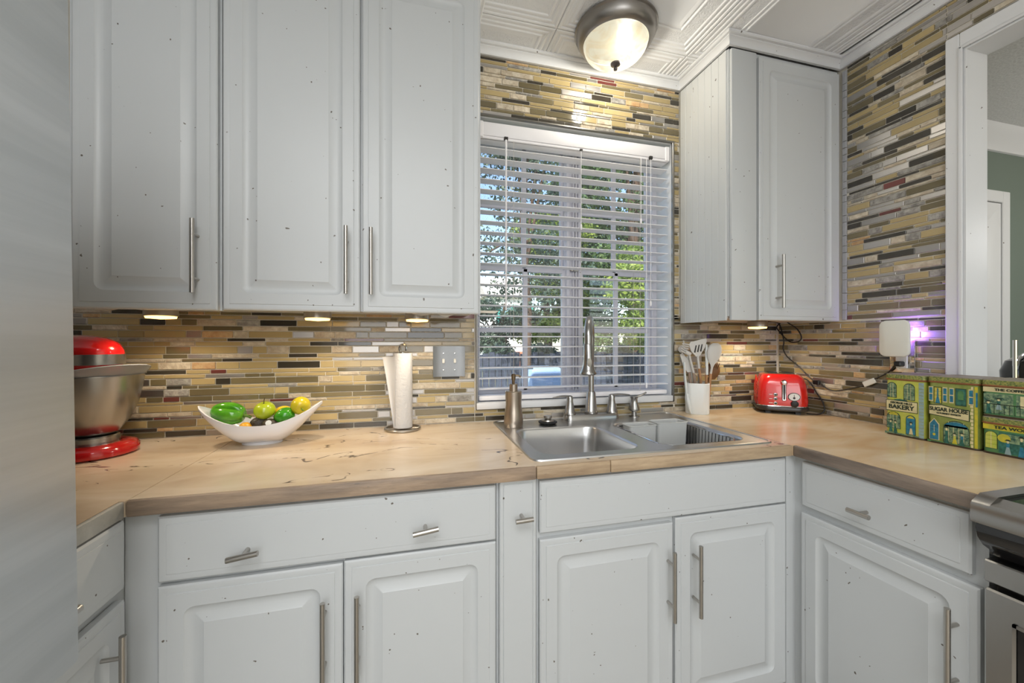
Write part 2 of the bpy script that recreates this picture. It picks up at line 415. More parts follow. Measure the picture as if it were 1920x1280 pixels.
# ------------------------------------------------------------------ window
win = link(bpy.data.objects.new('window_1', None)); win['kind'] = 'structure'; XF[win.name] = Matrix()
YW = 1.80
mb = MB()   # reveal lining
mb.box(WX0, WX0+.003, YG-.004, YW+.06, WZ0-.002, WZ1-.001); mb.box(WX1-.003, WX1, YG+.001, YW+.06, WZ0-.002, WZ1-.001); mb.box(WX0+.004, WX1-.004, YG+.001, YW+.06, WZ1-.003, WZ1)
part('reveal', mb, trimw, win)
mb = B(WX0, WX1-.001, YB-.012, YW+.02, WZ0-.006, WZ0+.022, bev=.004, seg=2)
part('sill', mb, trimw, win)
mb = MB(); fw_ = .028
x0, x1, xm0, xm1, z0, z1 = WX0, WX1, .732, .817, WZ0+.022, WZ1
mb.box(x0, x0+fw_, YW-.02, YW+.05, z0, z1, bev=.003); mb.box(x1-fw_, x1, YW-.02, YW+.05, z0, z1, bev=.003)
mb.box(x0+.005, x1-.005, YW-.018, YW+.048, z1-fw_, z1-.001, bev=.003); mb.box(x0+.005, x1-.005, YW-.018, YW+.048, z0+.001, z0+fw_, bev=.003)
part('window_frame', mb, vinyl, win)
mb = MB()
mb.box(xm0, xm1, YW-.008, YW+.05, z0, z1, bev=.003)
for a, b in ((xm0+.004, xm0+.022), (xm0+.036, xm0+.046), (xm0+.051, xm0+.060), (xm0+.066, xm1-.003)): mb.box(a, b, YW-.02, YW, z0, z1, bev=.003)
part('mullion', mb, vinyl, win)
zr = [z0+fw_, 1.309, 1.602, 1.895, z1-fw_]
for (a, b) in ((x0+fw_, xm0), (xm1, x1-fw_)):
    xm = {True: .534, False: 1.012}[a < .5]
    for lo, hi, dy in ((0, 2, -.004), (2, 4, .018)):     # lower and upper sash
        mb = MB(); A, Z = zr[lo], zr[hi]; t = .016
        mb.box(a, a+.012, YW+dy, YW+dy+.02, A, Z); mb.box(b-.012, b, YW+dy, YW+dy+.02, A, Z)
        mb.box(a+.012, b-.012, YW+dy+.001, YW+dy+.019, A, A+t); mb.box(a+.012, b-.012, YW+dy+.001, YW+dy+.019, Z-t, Z)
        sash = part('sash', mb, vinyl, win)
        mb = B(xm-.0115, xm+.0115, YW+dy+.001, YW+dy+.017, A, Z, bev=.003); part('muntin', mb, vinyl, sash)
        zm = zr[lo+1]; mb = B(a, b, YW+dy+.002, YW+dy+.016, zm-.0115, zm+.0115, bev=.003); part('muntin', mb, vinyl, sash)
        for (p, q) in ((a+.012, xm-.0115), (xm+.0115, b-.012)):
            for (r, s_) in ((A+t, zm-.0115), (zm+.0115, Z-t)):
                part('pane', B(p, q, YW+dy+.007, YW+dy+.011, r, s_), glass, sash, smooth=False)
part('sash_lock', B(.765, .785, YW-.034, YW-.02, 1.592, 1.612, bev=.003).box(.755, .795, YW-.026, YW-.02, 1.596, 1.606), steelh, win)

# ------------------------------------------------------------------ blinds
bl = thing('window_blind', 'white horizontal slat blind hanging open in the window over the sink', 'blind', (.76, 1.70, WZ0))
BX0, BX1 = WX0+.012, WX1-.014; YS0, YS1 = 1.668, 1.724
mb = MB(); mb.box(BX0, BX1, YB+.006, YB+.014, 2.140, 2.198, bev=.003, seg=2); mb.box(BX0, BX1, YB+.014, YB+.066, 2.128, 2.136)
mb.box(BX0, BX1, YB+.010, YB+.020, 2.128, 2.142, bev=.003); mb.box(BX1-.02, BX1+.004, YB+.003, YB+.03, 2.13, 2.2, bev=.003); mb.box(BX0-.004, BX0+.02, YB+.003, YB+.03, 2.13, 2.2, bev=.003)
part('valance', mb, blind, bl)
sp = (2.135-1.050)/24.
def slat_mesh():
    mb = MB(); rs = []
    for xx in (BX0+.002, BX1-.002):
        top = [(y_, .0025*(1-((y_-.028)/.028)**2)) for y_ in [i*.0056 for i in range(11)]]
        ring = [(xx, YS0+a, b+.0013) for a, b in top]+[(xx, YS0+a, b-.0013) for a, b in reversed(top)]
        rs.append(ring)
    mb.loft(rs); return mb
first = None
for i in range(24):
    zz = 1.050+sp*i
    if first is None:
        first = part('slat', slat_mesh(), blind, bl); o = first
    else:
        o = link(first.copy())
    o.location = (0, 0, zz); o.rotation_euler = (0, 0, 0)
part('bottom_rail', B(BX0+.002, BX1-.006, YS0, YS1, 1.001, 1.021, bev=.005, seg=2), blind, bl)
for xc in (.442, .76, 1.065):
    mb = MB()
    for yy in (YS0-.001, YS1+.001): mb.tube([(xc, yy, 1.02), (xc, yy, 2.13)], .0009, 6)
    part('ladder_cord', mb, blindc, bl)
part('tilt_wand', MB().tube([(.405, YS0-.012, 2.125), (.405, YS0-.012, 1.39)], .0042, 8), blind, bl)
part('wand_hook', MB().box(.397, .413, YS0-.016, YS0-.004, 2.126, 2.137).tube([(.405, YS0-.012, 2.13), (.407, YS0-.012, 2.118), (.405, YS0-.012, 2.108)], .003, 6), darkm, bl)
for xc, zl in ((.758, 1.79), (1.066, 1.84), (1.118, 1.45), (1.095, 1.06)):
    part('lift_cord', MB().tube([(xc, YS0-.008, 2.13), (xc, YS0-.008, zl)], .0014, 6).lathe([(.001, 0), (.004, -.004), (.005, -.02), (.003, -.026)], (xc, YS0-.008, zl)), blind, bl)
part('cord_guide', B(1.110, 1.126, YS0-.014, YS0-.003, 2.126, 2.14, bev=.001), darkm, bl)
part('cord_guide', B(.752, .764, YS0-.012, YS0-.003, 2.124, 2.130), darkm, bl)

# ------------------------------------------------------------------ cased opening, next room
mb = MB(); cx = XR-.014
mb.box(cx, XG, OY+.012, .981, ZT, 2.334, bev=.003); mb.box(cx, XG, -.6, OY+.0118, OZ+.012, 2.334, bev=.003)
mb.box(cx+.004, XG+.098, OY-.004, OY+.010, ZT, OZ+.010); mb.box(cx+.004, XG+.098, -.6, OY-.0042, OZ-.004, OZ+.010)
mb.box(cx-.005, cx+.002, OY+.002, OY+.014, ZT, OZ+.012, bev=.003, seg=2); mb.box(cx-.005, cx+.002, -.6, OY+.012, OZ+.002, OZ+.014, bev=.003, seg=2)
struct('trim_9', mb, trimw)
struct('wall_next_room', B(XG+.1, 5.2, 1.52, 1.60, 0, 2.6), greenw)
struct('wall_next_room_side', B(5.2, 5.3, -3.5, 1.60, 0, 2.6), greenw)
struct('ceiling_next_room', B(XG+.1, 5.3, -3.5, 1.60, 2.475, 2.56), popcorn)
NP = [(0, 2.36), (.012, 2.362), (.016, 2.38), (.03, 2.40), (.06, 2.44), (.075, 2.455), (.08, 2.474), (0, 2.474)]
crown('trim_10', (XG+.1, 1.519), (5.2, 1.519), (0, -1), None, 0, 0, NP)
mb = MB(); mb.box(3.33, 3.394, 1.495, 1.52, 0, 2.126, bev=.004); mb.box(2.50, 3.33, 1.495, 1.52, 2.06, 2.126, bev=.004); mb.box(2.50, 2.56, 1.495, 1.52, 0, 2.06, bev=.004)
struct('trim_11', mb, trimw)
mb = MB(); panel(mb, frame('-Y', 2.56, 1.503, .01), .765, 2.045, [(0, 0, .001), (.09, 0, .001), (.1, .006, .001)], .015)
door = struct('door_1', mb, trimw)
sb = thing('sideboard', 'dark low sideboard in the next room seen past the opening', 'sideboard', (2.95, 1.2, 0))
part('body', B(2.65, 3.25, .98, 1.42, .06, 1.02, bev=.006), darkm, sb)
for xx in (2.69, 3.21):
    for yy in (1.02, 1.38): part('leg', B(xx-.02, xx+.02, yy-.02, yy+.02, 0, .06), darkm, sb)
kt = thing('kettle', 'dark round kettle with chrome post at the right edge beyond the opening', 'kettle', (2.88, 1.23, 1.02))
part('body', MB().lathe([(.0, 0), (.075, .002), (.085, .03), (.088, .09), (.07, .14), (.03, .165), (.0, .17)], (2.92, 1.23, 1.02)), blackg, kt)
part('rim', MB().tube([(2.92-.09*math.cos(a), 1.23, 1.10+.1*math.sin(a)) for a in [i*PI/16 for i in range(17)]], .005), chrome, kt)
part('post', MB().tube([(2.825, 1.23, 1.02), (2.825, 1.23, 1.262)], .008), chrome, kt)

# ------------------------------------------------------------------ cabinet parts
DR = [(0, .005, .002), (.0035, .0015, .002), (.009, .0008, .002), (.0175, .0022, .002), (.0185, 0, .002), (.050, 0, .022), (.053, .003, .02), (.060, .0062, .016),
      (.066, .0066, .012), (.070, .0064, .003), (.088, .001, .002), (.0895, 0.0, .002)]
DW = [(0, .006, .002), (.004, .002, .002), (.012, .001, .002), (.0175, .0015, .002), (.0185, 0, .002)]
def handle_v(M, x, z0, z1, parent):
    """bar pull on a door; local x, z; depth negative = toward viewer"""
    mb = MB(); q = lambda a, d, c: M @ Vector((a, d, c))
    mb.tube([q(x, -.034, z0), q(x, -.034, z1)], .006, 12)
    for zz in (z0+(z1-z0)*.2, z1-(z1-z0)*.2): mb.tube([q(x, .001, zz), q(x, -.032, zz)], .0042, 8)
    return part('handle', mb, steelh, parent)
def pull_t(M, x, z, parent, tilt=0, L_=.03):
    mb = MB(); q = lambda a, d, c: M @ Vector((a, d, c))
    mb.tube([q(x-L_, -.034, z-tilt), q(x+L_, -.034, z+tilt)], .0065, 12)
    mb.tube([q(x, .001, z), q(x, -.032, z)], .005, 8)
    return part('pull', mb, steelh, parent)
def door_(face, ox, oy, oz, w_, h_, parent, hx=None, hz=None, hl=.205, prof=DR, name='door', label=None):
    M = frame(face, ox, oy, oz); mb = MB(); panel(mb, M, w_, h_, prof, .019)
    d = part(name, mb, white, parent, label=label, angle=22)
    if hx is not None: handle_v(M, hx, hz, hz+hl, d)
    return d, M

# --- upper left cabinets
UF = 1.31
u1 = thing('wall_cabinet', 'white wall cabinet with one door, far left beside the refrigerator', 'cabinet', (-.70, 1.5, 1.36))
mb = B(-.885, -.5285, 1.331, YB-.006, 1.362, ZK-.002).box(-.885, -.5285, 1.330, 1.34, 1.345, ZC-.01); part('body', mb, white, u1)
door_('-Y', -.871, UF, 1.345, .337, 1.085, u1, .291, .045)
u2 = thing('wall_cabinet', 'white wall cabinet with two doors, directly left of the window', 'cabinet', (-.15, 1.5, 1.36))
mb = B(-.5265, LCX, 1.331, YB-.006, 1.362, ZK-.002).box(-.5265, LCX, 1.330, 1.34, 1.35, ZC-.01); part('body', mb, white, u2)
door_('-Y', -.521, UF, 1.347, .372, 1.085, u2, .336, .052, label='left door of the pair')
door_('-Y', -.142, UF, 1.347, .370, 1.085, u2, .0285, .052, label='right door of the pair')
# ragged wall edge and clips under the cabinets
mb = MB(); x = -.88; rr = random.Random(5)
while x < .22:
    L_ = rr.uniform(.05, .16); d = rr.uniform(.006, .016)
    ring = [(x, 1.362), (x+L_, 1.362), (x+L_*.9, 1.362-d), (x+L_*rr.uniform(.3, .6), 1.362-d*rr.uniform(.6, 1.7)), (x+L_*.1, 1.362-d)]
    mb.rings([[Vector((a, yy, b)) for a, b in ring] for yy in (1.345, 1.349)]); x += L_
part('torn_edge', mb, mat('torn_paint', (214, 205, 190), .8), u2, label='torn paint hanging under the cabinet')

# --- upper right cabinet
u3 = thing('wall_cabinet', 'white corner wall cabinet with a beadboard side, right of the window', 'cabinet', (1.55, 1.5, 1.345))
part('body', B(CABX+.006, XR-.006, CABY+.001, YB-.006, 1.36, ZK-.002), white, u3)
mb = MB(); y = 1.366; n = 7; wy = (YB-.006-y)/n
for i in range(n): mb.box(CABX, CABX+.006, y+wy*i+.0012, y+wy*(i+1)-.0012, 1.343, ZK-.002, bev=.0012)
mb.box(CABX+.002, CABX+.006, y, YB-.006, 1.343, ZK-.002)
part('side_panel', mb, white_side, u3, label='beadboard side panel')
mb = B(CABX+.008, 1.411, CABY-.014, CABY+.001, 1.343, ZK-.006, bev=.004, seg=2); part('stile', mb, white, u3)
part('face_frame', B(1.411, XR-.006, CABY-.002, CABY+.001, 1.35, ZK-.002), white, u3)
door_('-Y', 1.419, CABY-.021, 1.345, .442, 1.105, u3, .086, .050, .222)
part('underside', B(CABX+.006, XR-.008, CABY+.01, YB-.008, 1.352, 1.36), mat('raw_underside', (196, 186, 176), .8), u3)

# --- puck lights
def puck(x, y, zt, label):
    t = thing('puck_light', label, 'light', (x, y, zt), 0, 'puck lights under the wall cabinets')
    part('housing', MB().lathe([(.0, 0), (.041, 0), (.042, -.004), (.043, -.026), (.040, -.028), (.0, -.028)], (x, y, zt)), steelh, t)
    part('lens', MB().lathe([(.0, -.0278), (.039, -.0278), (.037, -.034), (.0, -.037)], (x, y, zt)), puckm, t)
    light('puck_bulb', 'SPOT', (x, y, zt-.042), 3.0, (1, .86, .66), .012, spot=math.radians(150))
puck(-.745, 1.46, 1.361, 'lit round puck light under the far left wall cabinet, above the stand mixer')
puck(-.300, 1.46, 1.361, 'round puck light under the wall cabinet, above and right of the fruit bowl')
puck(.028, 1.46, 1.361, 'lit round puck light under the wall cabinet, above the paper towels')
puck(1.60, 1.52, 1.351, 'lit round puck light under the right corner wall cabinet, above the utensils')

# --- base cabinets
FY = 1.055
def body(x0, x1, y0, y1, parent, ztop=.878): part('body', B(x0, x1, y0, y1, .10, ztop), white, parent); 
b1 = thing('base_cabinet', 'white base cabinet with one wide two-pull drawer above two doors, below the fruit bowl', 'cabinet', (-.17, 1.3, 0))
body(-.605, .2285, FY, YB-.01, b1); part('toe_kick', B(-.60, .2285, FY+.06, FY+.08, 0, .10), darkm, b1)
d, M = door_('-Y', -.537, 1.035, .722, .763, .146, b1, prof=DW, name='drawer')
pull_t(M, .177, .054, d, .004, .031); pull_t(M, .577, .061, d, .004, .031)
door_('-Y', -.537, 1.035, .125, .380, .588, b1, .341, .315, .205, label='left door of the pair')
door_('-Y', -.154, 1.035, .125, .380, .592, b1, .033, .313, .210, label='right door of the pair')
b2 = thing('base_cabinet', 'narrow white pull-out base cabinet between the wide drawer unit and the sink cabinet', 'cabinet', (.287, 1.3, 0))
body(.2305, .3435, FY, YB-.01, b2); part('toe_kick', B(.2305, .3435, FY+.06, FY+.08, 0, .10), darkm, b2)
mb = MB(); panel(mb, frame('-Y', .236, 1.037, .11), .104, .768, [(0, .003, .002), (.003, 0, .002), (.009, 0, .001), (.0105, .002, .001), (.012, 0, .001)], .017)
d = part('drawer', mb, white, b2); pull_t(frame('-Y', .236, 1.037, .11), .060, .671, d, .001, .024)
b3 = thing('base_cabinet', 'white sink base cabinet with a false front above two doors', 'cabinet', (.78, 1.3, 0))
body(.3455, 1.2145, FY, FY+.02, b3); part('toe_kick', B(.3455, 1.2145, FY+.06, FY+.08, 0, .10), darkm, b3)
part('side', B(.3455, .355, FY+.02, YB-.01, .1, .7), white, b3); part('side', B(1.205, 1.2145, FY+.02, YB-.01, .1, .7), white, b3)
door_('-Y', .350, 1.035, .722, .859, .146, b3, prof=DW, name='false_front')
door_('-Y', .350, 1.035, .125, .426, .580, b3, .405, .305, .205, label='left door of the pair')
door_('-Y', .785, 1.035, .125, .424, .592, b3, .061, .302, .215, label='right door of the pair')
b4 = thing('base_cabinet', 'white base cabinet with a drawer above one large door, between sink corner and range', 'cabinet', (1.55, .8, 0))
part('body', B(1.2545, XR-.006, .585, YB-.01, .10, .878), white, b4); part('toe_kick', B(1.33, 1.35, .585, 1.05, 0, .10), darkm, b4)
part('corner_stile', B(1.2155, 1.2545, FY-.012, FY+.03, .10, .878), white, b4)
d, M = door_('-X', 1.235, 1.008, .722, .402, .143, b4, prof=DW, name='drawer')
pull_t(M, .192, .057, d, 0, .028)
door_('-X', 1.235, 1.010, .125, .418, .575, b4, .382, .300, .215)
b5 = thing('base_cabinet', 'white base cabinet on the left run, mostly hidden behind the refrigerator', 'cabinet', (-.9, .95, 0))
part('body', B(XL+.006, -.607, .80, YB-.01, .10, .878), white, b5); part('toe_kick', B(-.7, -.68, .8, 1.0, 0, .10), darkm, b5)
d, M = door_('+X', -.585, .800, .729, .225, .145, b5, prof=DW, name='drawer'); pull_t(M, .020, .066, d, 0, .028)
door_('+X', -.585, .800, .125, .225, .58, b5, .154, .330, .215)

# ------------------------------------------------------------------ countertops
ZB = .880; CY = 1.022; CL = -.586; CR = 1.219
SX0, SX1, SY0, SY1 = .352, 1.184, 1.078, 1.625
c1 = thing('countertop', 'tan stone-look countertop with dark cracks, middle run holding the sink', 'countertop', (.3, 1.3, ZB))
mb = MB(); y0 = CY+.012
for a in ((CL+.001, SX0, y0, YG-.002), (SX1, CR-.001, y0, YG-.002), (SX0, SX1, y0, SY0), (SX0, SX1, SY1, YG-.002)): mb.box(*a, ZB, ZT)
part('slab', mb, ctop, c1)
for a, b, m in ((CL+.001, .335, cedge), (.3365, .558, cedgeo), (.5595, CR-.001, cedgeo)):
    part('edge_strip', MB().box(a, b, CY, y0, ZB-.001, ZT+.0002, bev=.0035, seg=2), m, c1)
c2 = thing('countertop', 'tan countertop of the left run under the stand mixer', 'countertop', (-.9, 1.2, ZB))
part('slab', B(XL+.004, CL-.013, .79, YG-.002, ZB, ZT).box(CL-.013, CL-.0012, CY+.002, YG-.002, ZB, ZT), ctop, c2)
part('edge_strip', MB().box(CL-.013, CL-.0012, .79, CY+.001, ZB-.001, ZT+.0002, bev=.0035, seg=2), mat('counter_edge_pale', (190, 188, 180), .5, rgb2=(150, 148, 140), vscale=12, bump=.4, bscale=30), c2)
c3 = thing('countertop', 'orange-tan countertop of the right run under the painted tins', 'countertop', (1.5, 1.1, ZB))
part('slab', B(CR+.013, XG-.002, .583, YG-.002, ZB, ZT).box(CR+.0012, CR+.013, CY+.002, YG-.002, ZB, ZT), ctopr, c3)
part('edge_strip', MB().box(CR+.0012, CR+.013, .583, CY+.001, ZB-.001, ZT+.0002, bev=.0035, seg=2), mat('counter_edge_grey', (150, 134, 120), .5, rgb2=(110, 98, 88), vscale=9, stretch=(1, .6, 4), bump=.5, bscale=30), c3)

# ------------------------------------------------------------------ sink
sk = thing('sink', 'stainless steel double-bowl drop-in sink under the window', 'sink', (.77, 1.34, ZT))
def ring3(x0, x1, y0, y1, r, z, n=5): return [Vector((x0+a, y0+b, z)) for a, b in rrect(x1-x0, y1-y0, 0, r, n)]
ox = (.338, 1.198, 1.062, 1.640)
BL = [(.384, .728, 1.112, 1.468), (.796, 1.142, 1.112, 1.482)]
bm = bmesh.new(); loops = [ring3(*ox[:4], .03, ZT+.0045)]
inner = [(a+.010, b-.010, c+.010, d-.010) for a, b, c, d in [ox]][0]
def addloop(pts):
    v = [bm.verts.new(p) for p in pts]; return [bm.edges.new((v[i], v[(i+1) % len(v)])) for i in range(len(v))], v
E_, Vo = addloop(ring3(ox[0]+.012, ox[1]-.012, ox[2]+.012, ox[3]-.012, .022, ZT+.0025))
hv = []
for q in BL:
    e, v = addloop(ring3(*q, .055, ZT+.0025)); E_ += e; hv.append(v)
bmesh.ops.triangle_fill(bm, use_beauty=True, edges=E_)
mb = MB(); mb.bm.free(); mb.bm = bm
mb.rings([ring3(*ox, .034, ZT+.0002), ring3(ox[0]+.002, ox[1]-.002, ox[2]+.002, ox[3]-.002, .032, ZT+.0045), ring3(ox[0]+.009, ox[1]-.009, ox[2]+.009, ox[3]-.009, .026, ZT+.005),
          ring3(ox[0]+.012, ox[1]-.012, ox[2]+.012, ox[3]-.012, .022, ZT+.0025)], cap0=False, cap1=False)
bmesh.ops.remove_doubles(bm, verts=bm.verts, dist=1e-5)
part('rim', mb, sinkm, sk, recalc=True)
for i, q in enumerate(BL):
    mb = MB(); lv = []
    for ins, dz, r in ((0, .0026, .055), (.003, .0005, .053), (.006, -.006, .050), (.009, -.06, .048), (.014, -.165, .048), (.022, -.178, .045), (.04, -.184, .04), (.12, -.188, .03)):
        lv.append(ring3(q[0]+ins, q[1]-ins, q[2]+ins, q[3]-ins, r, ZT+dz))
    mb.rings(lv, cap0=False)
    bs_ = part('basin', mb, sinkm, sk, label=('left basin' if i == 0 else 'right basin'), recalc=True)
    cxx, cyy = (q[0]+q[1])/2, (q[2]+q[3])/2
    part('drain', MB().lathe([(.0, -.1865), (.042, -.1865), (.044, -.1845), (.030, -.185), (.0, -.1855)], (cxx, cyy, ZT), cap=False), chrome, bs_)

# faucet
FX, FYY = .772, 1.588; ZS = ZT+.0027
fa = thing('faucet', 'brushed steel pull-down gooseneck faucet with two lever handles behind the sink', 'faucet', (FX, FYY, ZS))
mb = MB(); mb.rings([ring3(FX-.127, FX+.127, FYY-.032, FYY+.032, .024, ZS), ring3(FX-.127, FX+.127, FYY-.032, FYY+.032, .024, ZS+.012), ring3(FX-.120, FX+.120, FYY-.026, FYY+.026, .02, ZS+.024), ring3(FX-.112, FX+.112, FYY-.02, FYY+.02, .016, ZS+.026)])
part('base_plate', mb, steel, fa)
zb = ZS+.026
part('spout_base', MB().lathe([(.0, 0), (.029, 0), (.029, .006), (.026, .010), (.019, .088), (.017, .094), (.0, .094)], (FX, FYY, zb)), steel, fa)
dx, dy = -.50, -.866; ra = .080; zt = 1.268; pts = [(FX, FYY, zb+.09), (FX, FYY, 1.1), (FX, FYY, 1.2)]
for i in range(0, 15):
    a = PI*i/14*.97
    pts.append((FX+dx*ra*(1-math.cos(a)), FYY+dy*ra*(1-math.cos(a)), zt+ra*math.sin(a)))
pts.append((pts[-1][0], pts[-1][1], 1.238))
part('neck', MB().tube(pts, .014, 16, rf=[.0125, .0125, .0135]+[.0155]*16), steel, fa)
hx, hy = pts[-1][0], pts[-1][1]
part('spray_head', MB().lathe([(.0, .118), (.0165, .118), (.0185, .114), (.0185, .06), (.021, .035), (.027, .012), (.0335, .002), (.0335, -.002), (.028, -.006), (.0, -.006)], (hx, hy, 1.128)), steel, fa)
part('spray_button', MB().lathe([(.0, 0), (.009, 0), (.009, .003), (.0, .004)], M=Matrix.Translation((hx-.004, hy-.020, 1.172)) @ Matrix.Rotation(PI/2, 4, 'X') , sy=1.9), steelh, fa)
for s, nm in ((-1, 'left lever'), (1, 'right lever')):
    x = FX+s*.100
    hd = part('handle', MB().lathe([(.0, 0), (.026, 0), (.026, .005), (.022, .012), (.0135, .058), (.0145, .072), (.012, .078), (.0, .079)], (x, FYY, zb-.002)), steel, fa, label=nm)
    zz = zb+.074
    mb = MB(); rs = []
    for t in range(9):
        u = t/8; wv = .009-.004*u+.003*math.sin(u*PI); hh = .0055-.0032*u
        cxp = x+s*(-.006+.088*u); cyp = FYY-.012*u; czp = zz+.004*math.sin(u*PI)
        rs.append([Vector((cxp, cyp+wv*math.cos(k*PI/5), czp+hh*math.sin(k*PI/5))) for k in range(10)])
    mb.rings(rs); part('lever', mb, steel, hd)
# soap pump built into the sink
sx, sy = .985, 1.590
sd = thing('soap_pump', 'short brushed steel soap pump standing on the sink right of the faucet', 'soap pump', (sx, sy, ZS))
part('body', MB().lathe([(.0, 0), (.024, 0), (.024, .003), (.012, .005), (.0115, .022), (.0235, .028), (.0245, .036), (.016, .062), (.0145, .078), (.018, .088), (.0, .09)], (sx, sy, ZS)), steel, sd)
mb = MB(); rs = []
for t in range(8):
    u = t/7; wv = .012-.006*u; cxp = sx-.012+.058*u; czp = ZS+.088+.020*u**2
    rs.append([Vector((cxp, sy-.022*u+wv*math.cos(k*PI/5), czp+(.005-.001*u)*math.sin(k*PI/5))) for k in range(10)])
mb.rings(rs); part('nozzle', mb, steel, sd)
# soap dispenser bottle
dx_, dy_ = .402, 1.520
sd = thing('soap_dispenser', 'brushed steel soap bottle with pump top on the left rear corner of the sink', 'soap dispenser', (dx_, dy_, ZS))
part('bottle', MB().lathe([(.0, 0), (.036, 0), (.038, .004), (.038, .03), (.0345, .06), (.0315, .09), (.033, .12), (.0335, .139), (.031, .142), (.0, .142)], (dx_, dy_, ZS), 36), steelv, sd)
part('collar', MB().lathe([(.0, .142), (.0165, .142), (.0165, .168), (.015, .170), (.0, .170)], (dx_, dy_, ZS)), steelv, sd)
part('pump', MB().tube([(dx_, dy_, ZS+.168), (dx_, dy_, ZS+.20)], .006, 10).lathe([(.0, .186), (.008, .186), (.009, .206), (.006, .210), (.0, .21)], (dx_, dy_, ZS)).tube([(dx_, dy_, ZS+.203), (dx_+.018, dy_-.004, ZS+.203), (dx_+.028, dy_-.006, ZS+.198)], .004, 8), mat('bronze_pump', (128, 112, 90), .3, 1), sd)
st = thing('sink_strainer', 'black rubber sink stopper with steel knob on the rim behind the left basin', 'strainer', (.552, 1.535, ZS))
part('flange', MB().lathe([(.0, 0), (.030, .0), (.038, .006), (.039, .010), (.030, .013), (.0, .013)], (.552, 1.535, ZS)), blackr, st)
part('knob', MB().lathe([(.0, .012), (.026, .013), (.024, .018), (.012, .02), (.017, .026), (.017, .034), (.0, .036)], (.552, 1.535, ZS)), steelh, st)
# dish rack in right basin
rk = thing('dish_basket', 'black wire dish basket hung in the right sink basin', 'dish rack', (.97, 1.30, ZT-.18))
rim = [(.822, 1.175), (.822, 1.455), (.84, 1.468), (1.11, 1.468), (1.128, 1.45), (1.128, 1.17), (1.095, 1.135), (.855, 1.135)]
def loop3(pts, z, n=6):
    out = []
    for i, p in enumerate(pts):
        q = pts[(i+1) % len(pts)]
        for k in range(n): out.append(Vector((p[0]+(q[0]-p[0])*k/n, p[1]+(q[1]-p[1])*k/n, z)))
    return out
L3 = loop3(rim, ZT-.006); part('rim', MB().tube(L3+[L3[0]], .003, 8), chrome, rk)
L3 = loop3([(.975+(x-.975)*.93, 1.30+(y-1.30)*.93) for x, y in rim], ZT-.165)
part('lower_rim', MB().tube(L3+[L3[0]], .0025, 6), blackr, rk)
for i, p in enumerate(rim):
    q = rim[(i+1) % len(rim)]; n = max(1, int(math.dist(p, q)/.017))
    for k in range(n):
        a = (p[0]+(q[0]-p[0])*k/n, p[1]+(q[1]-p[1])*k/n); b = (.975+(a[0]-.975)*.93, 1.30+(a[1]-1.30)*.93)
        part('wire', MB().tube([(*a, ZT-.005), (*b, ZT-.165)], .0013, 5), blackr, rk)
for i in range(9):
    x = .84+.034*i; part('wire', MB().tube([(x, 1.15, ZT-.166), (x, 1.455, ZT-.166)], .0015, 5), blackr, rk)
def tub(x0, x1, y0, y1, z0, z1, label, rz):
    cx_, cy_ = (x0+x1)/2, (y0+y1)/2; mb = MB(); hw, hd = (x1-x0)/2, (y1-y0)/2
    rr_ = lambda i, z, r=.012: [Vector((-hw+a, -hd+b, z)) for a, b in rrect(2*hw, 2*hd, i, r, 4)]
    mb.rings([rr_(.006, 0), rr_(0, z1-z0), rr_(-.003, z1-z0+.001), rr_(.0, z1-z0+.003), rr_(.003, z1-z0), rr_(.009, .004)])
    mb.bm.transform(Matrix.Rotation(rz, 4, 'Z')); o = part('bin', mb, binm); o.location = (cx_, cy_, z0); o.name = 'plastic_bin'
    o['label'] = label; o['category'] = 'container'
tub(.843, .965, 1.385, 1.452, ZT-.163, ZT+.004, 'left of two frosted white plastic bins standing in the wire dish basket', 0)
tub(.970, 1.108, 1.385, 1.455, ZT-.163, ZT+.010, 'right of two frosted white plastic bins standing in the wire dish basket', 0)

# ------------------------------------------------------------------ ceiling light
lx, ly = .805, 1.435
cl = thing('ceiling_light', 'flush dome ceiling light with brushed nickel ring and cream glass, above the window', 'ceiling light', (lx, ly, ZC-.004))
part('ring', MB().lathe([(.0, 0), (.158, 0), (.163, -.004), (.163, -.010), (.158, -.014), (.155, -.030), (.146, -.048), (.134, -.056), (.128, -.058), (.126, -.052), (.0, -.05)], (lx, ly, ZC-.004), 56), mat('brushed_nickel', (150, 146, 142), .33, 1), cl)
dome_m = bpy.data.materials.new('lamp_glass'); dome_m.use_nodes = True; n = dome_m.node_tree; b = n.nodes['Principled BSDF']
b.inputs['Base Color'].default_value = lin((62, 60, 52)); b.inputs['Roughness'].default_value = .12
g = n.nodes.new('ShaderNodeNewGeometry'); vd = n.nodes.new('ShaderNodeVectorMath'); vd.operation = 'DISTANCE'; vd.inputs[1].default_value = (lx+.055, ly+.005, ZC-.11)
mr = n.nodes.new('ShaderNodeMapRange'); mr.inputs[1].default_value = .03; mr.inputs[2].default_value = .10; mr.inputs[3].default_value = 1.5; mr.inputs[4].default_value = .62
n.links.new(g.outputs['Position'], vd.inputs[0]); n.links.new(vd.outputs['Value'], mr.inputs[0]); n.links.new(mr.outputs[0], b.inputs['Emission Strength'])
mz = n.nodes.new('ShaderNodeTexNoise'); mz.inputs['Scale'].default_value = 9; mz.inputs['Distortion'].default_value = 2.5
rp = n.nodes.new('ShaderNodeValToRGB'); rp.color_ramp.elements[0].position = .4; rp.color_ramp.elements[0].color = lin((246, 228, 190)); rp.color_ramp.elements[1].position = .55; rp.color_ramp.elements[1].color = lin((250, 243, 216))
n.links.new(g.outputs['Position'], mz.inputs[0]); n.links.new(mz.outputs[0], rp.inputs[0]); n.links.new(rp.outputs[0], b.inputs['Emission Color'])
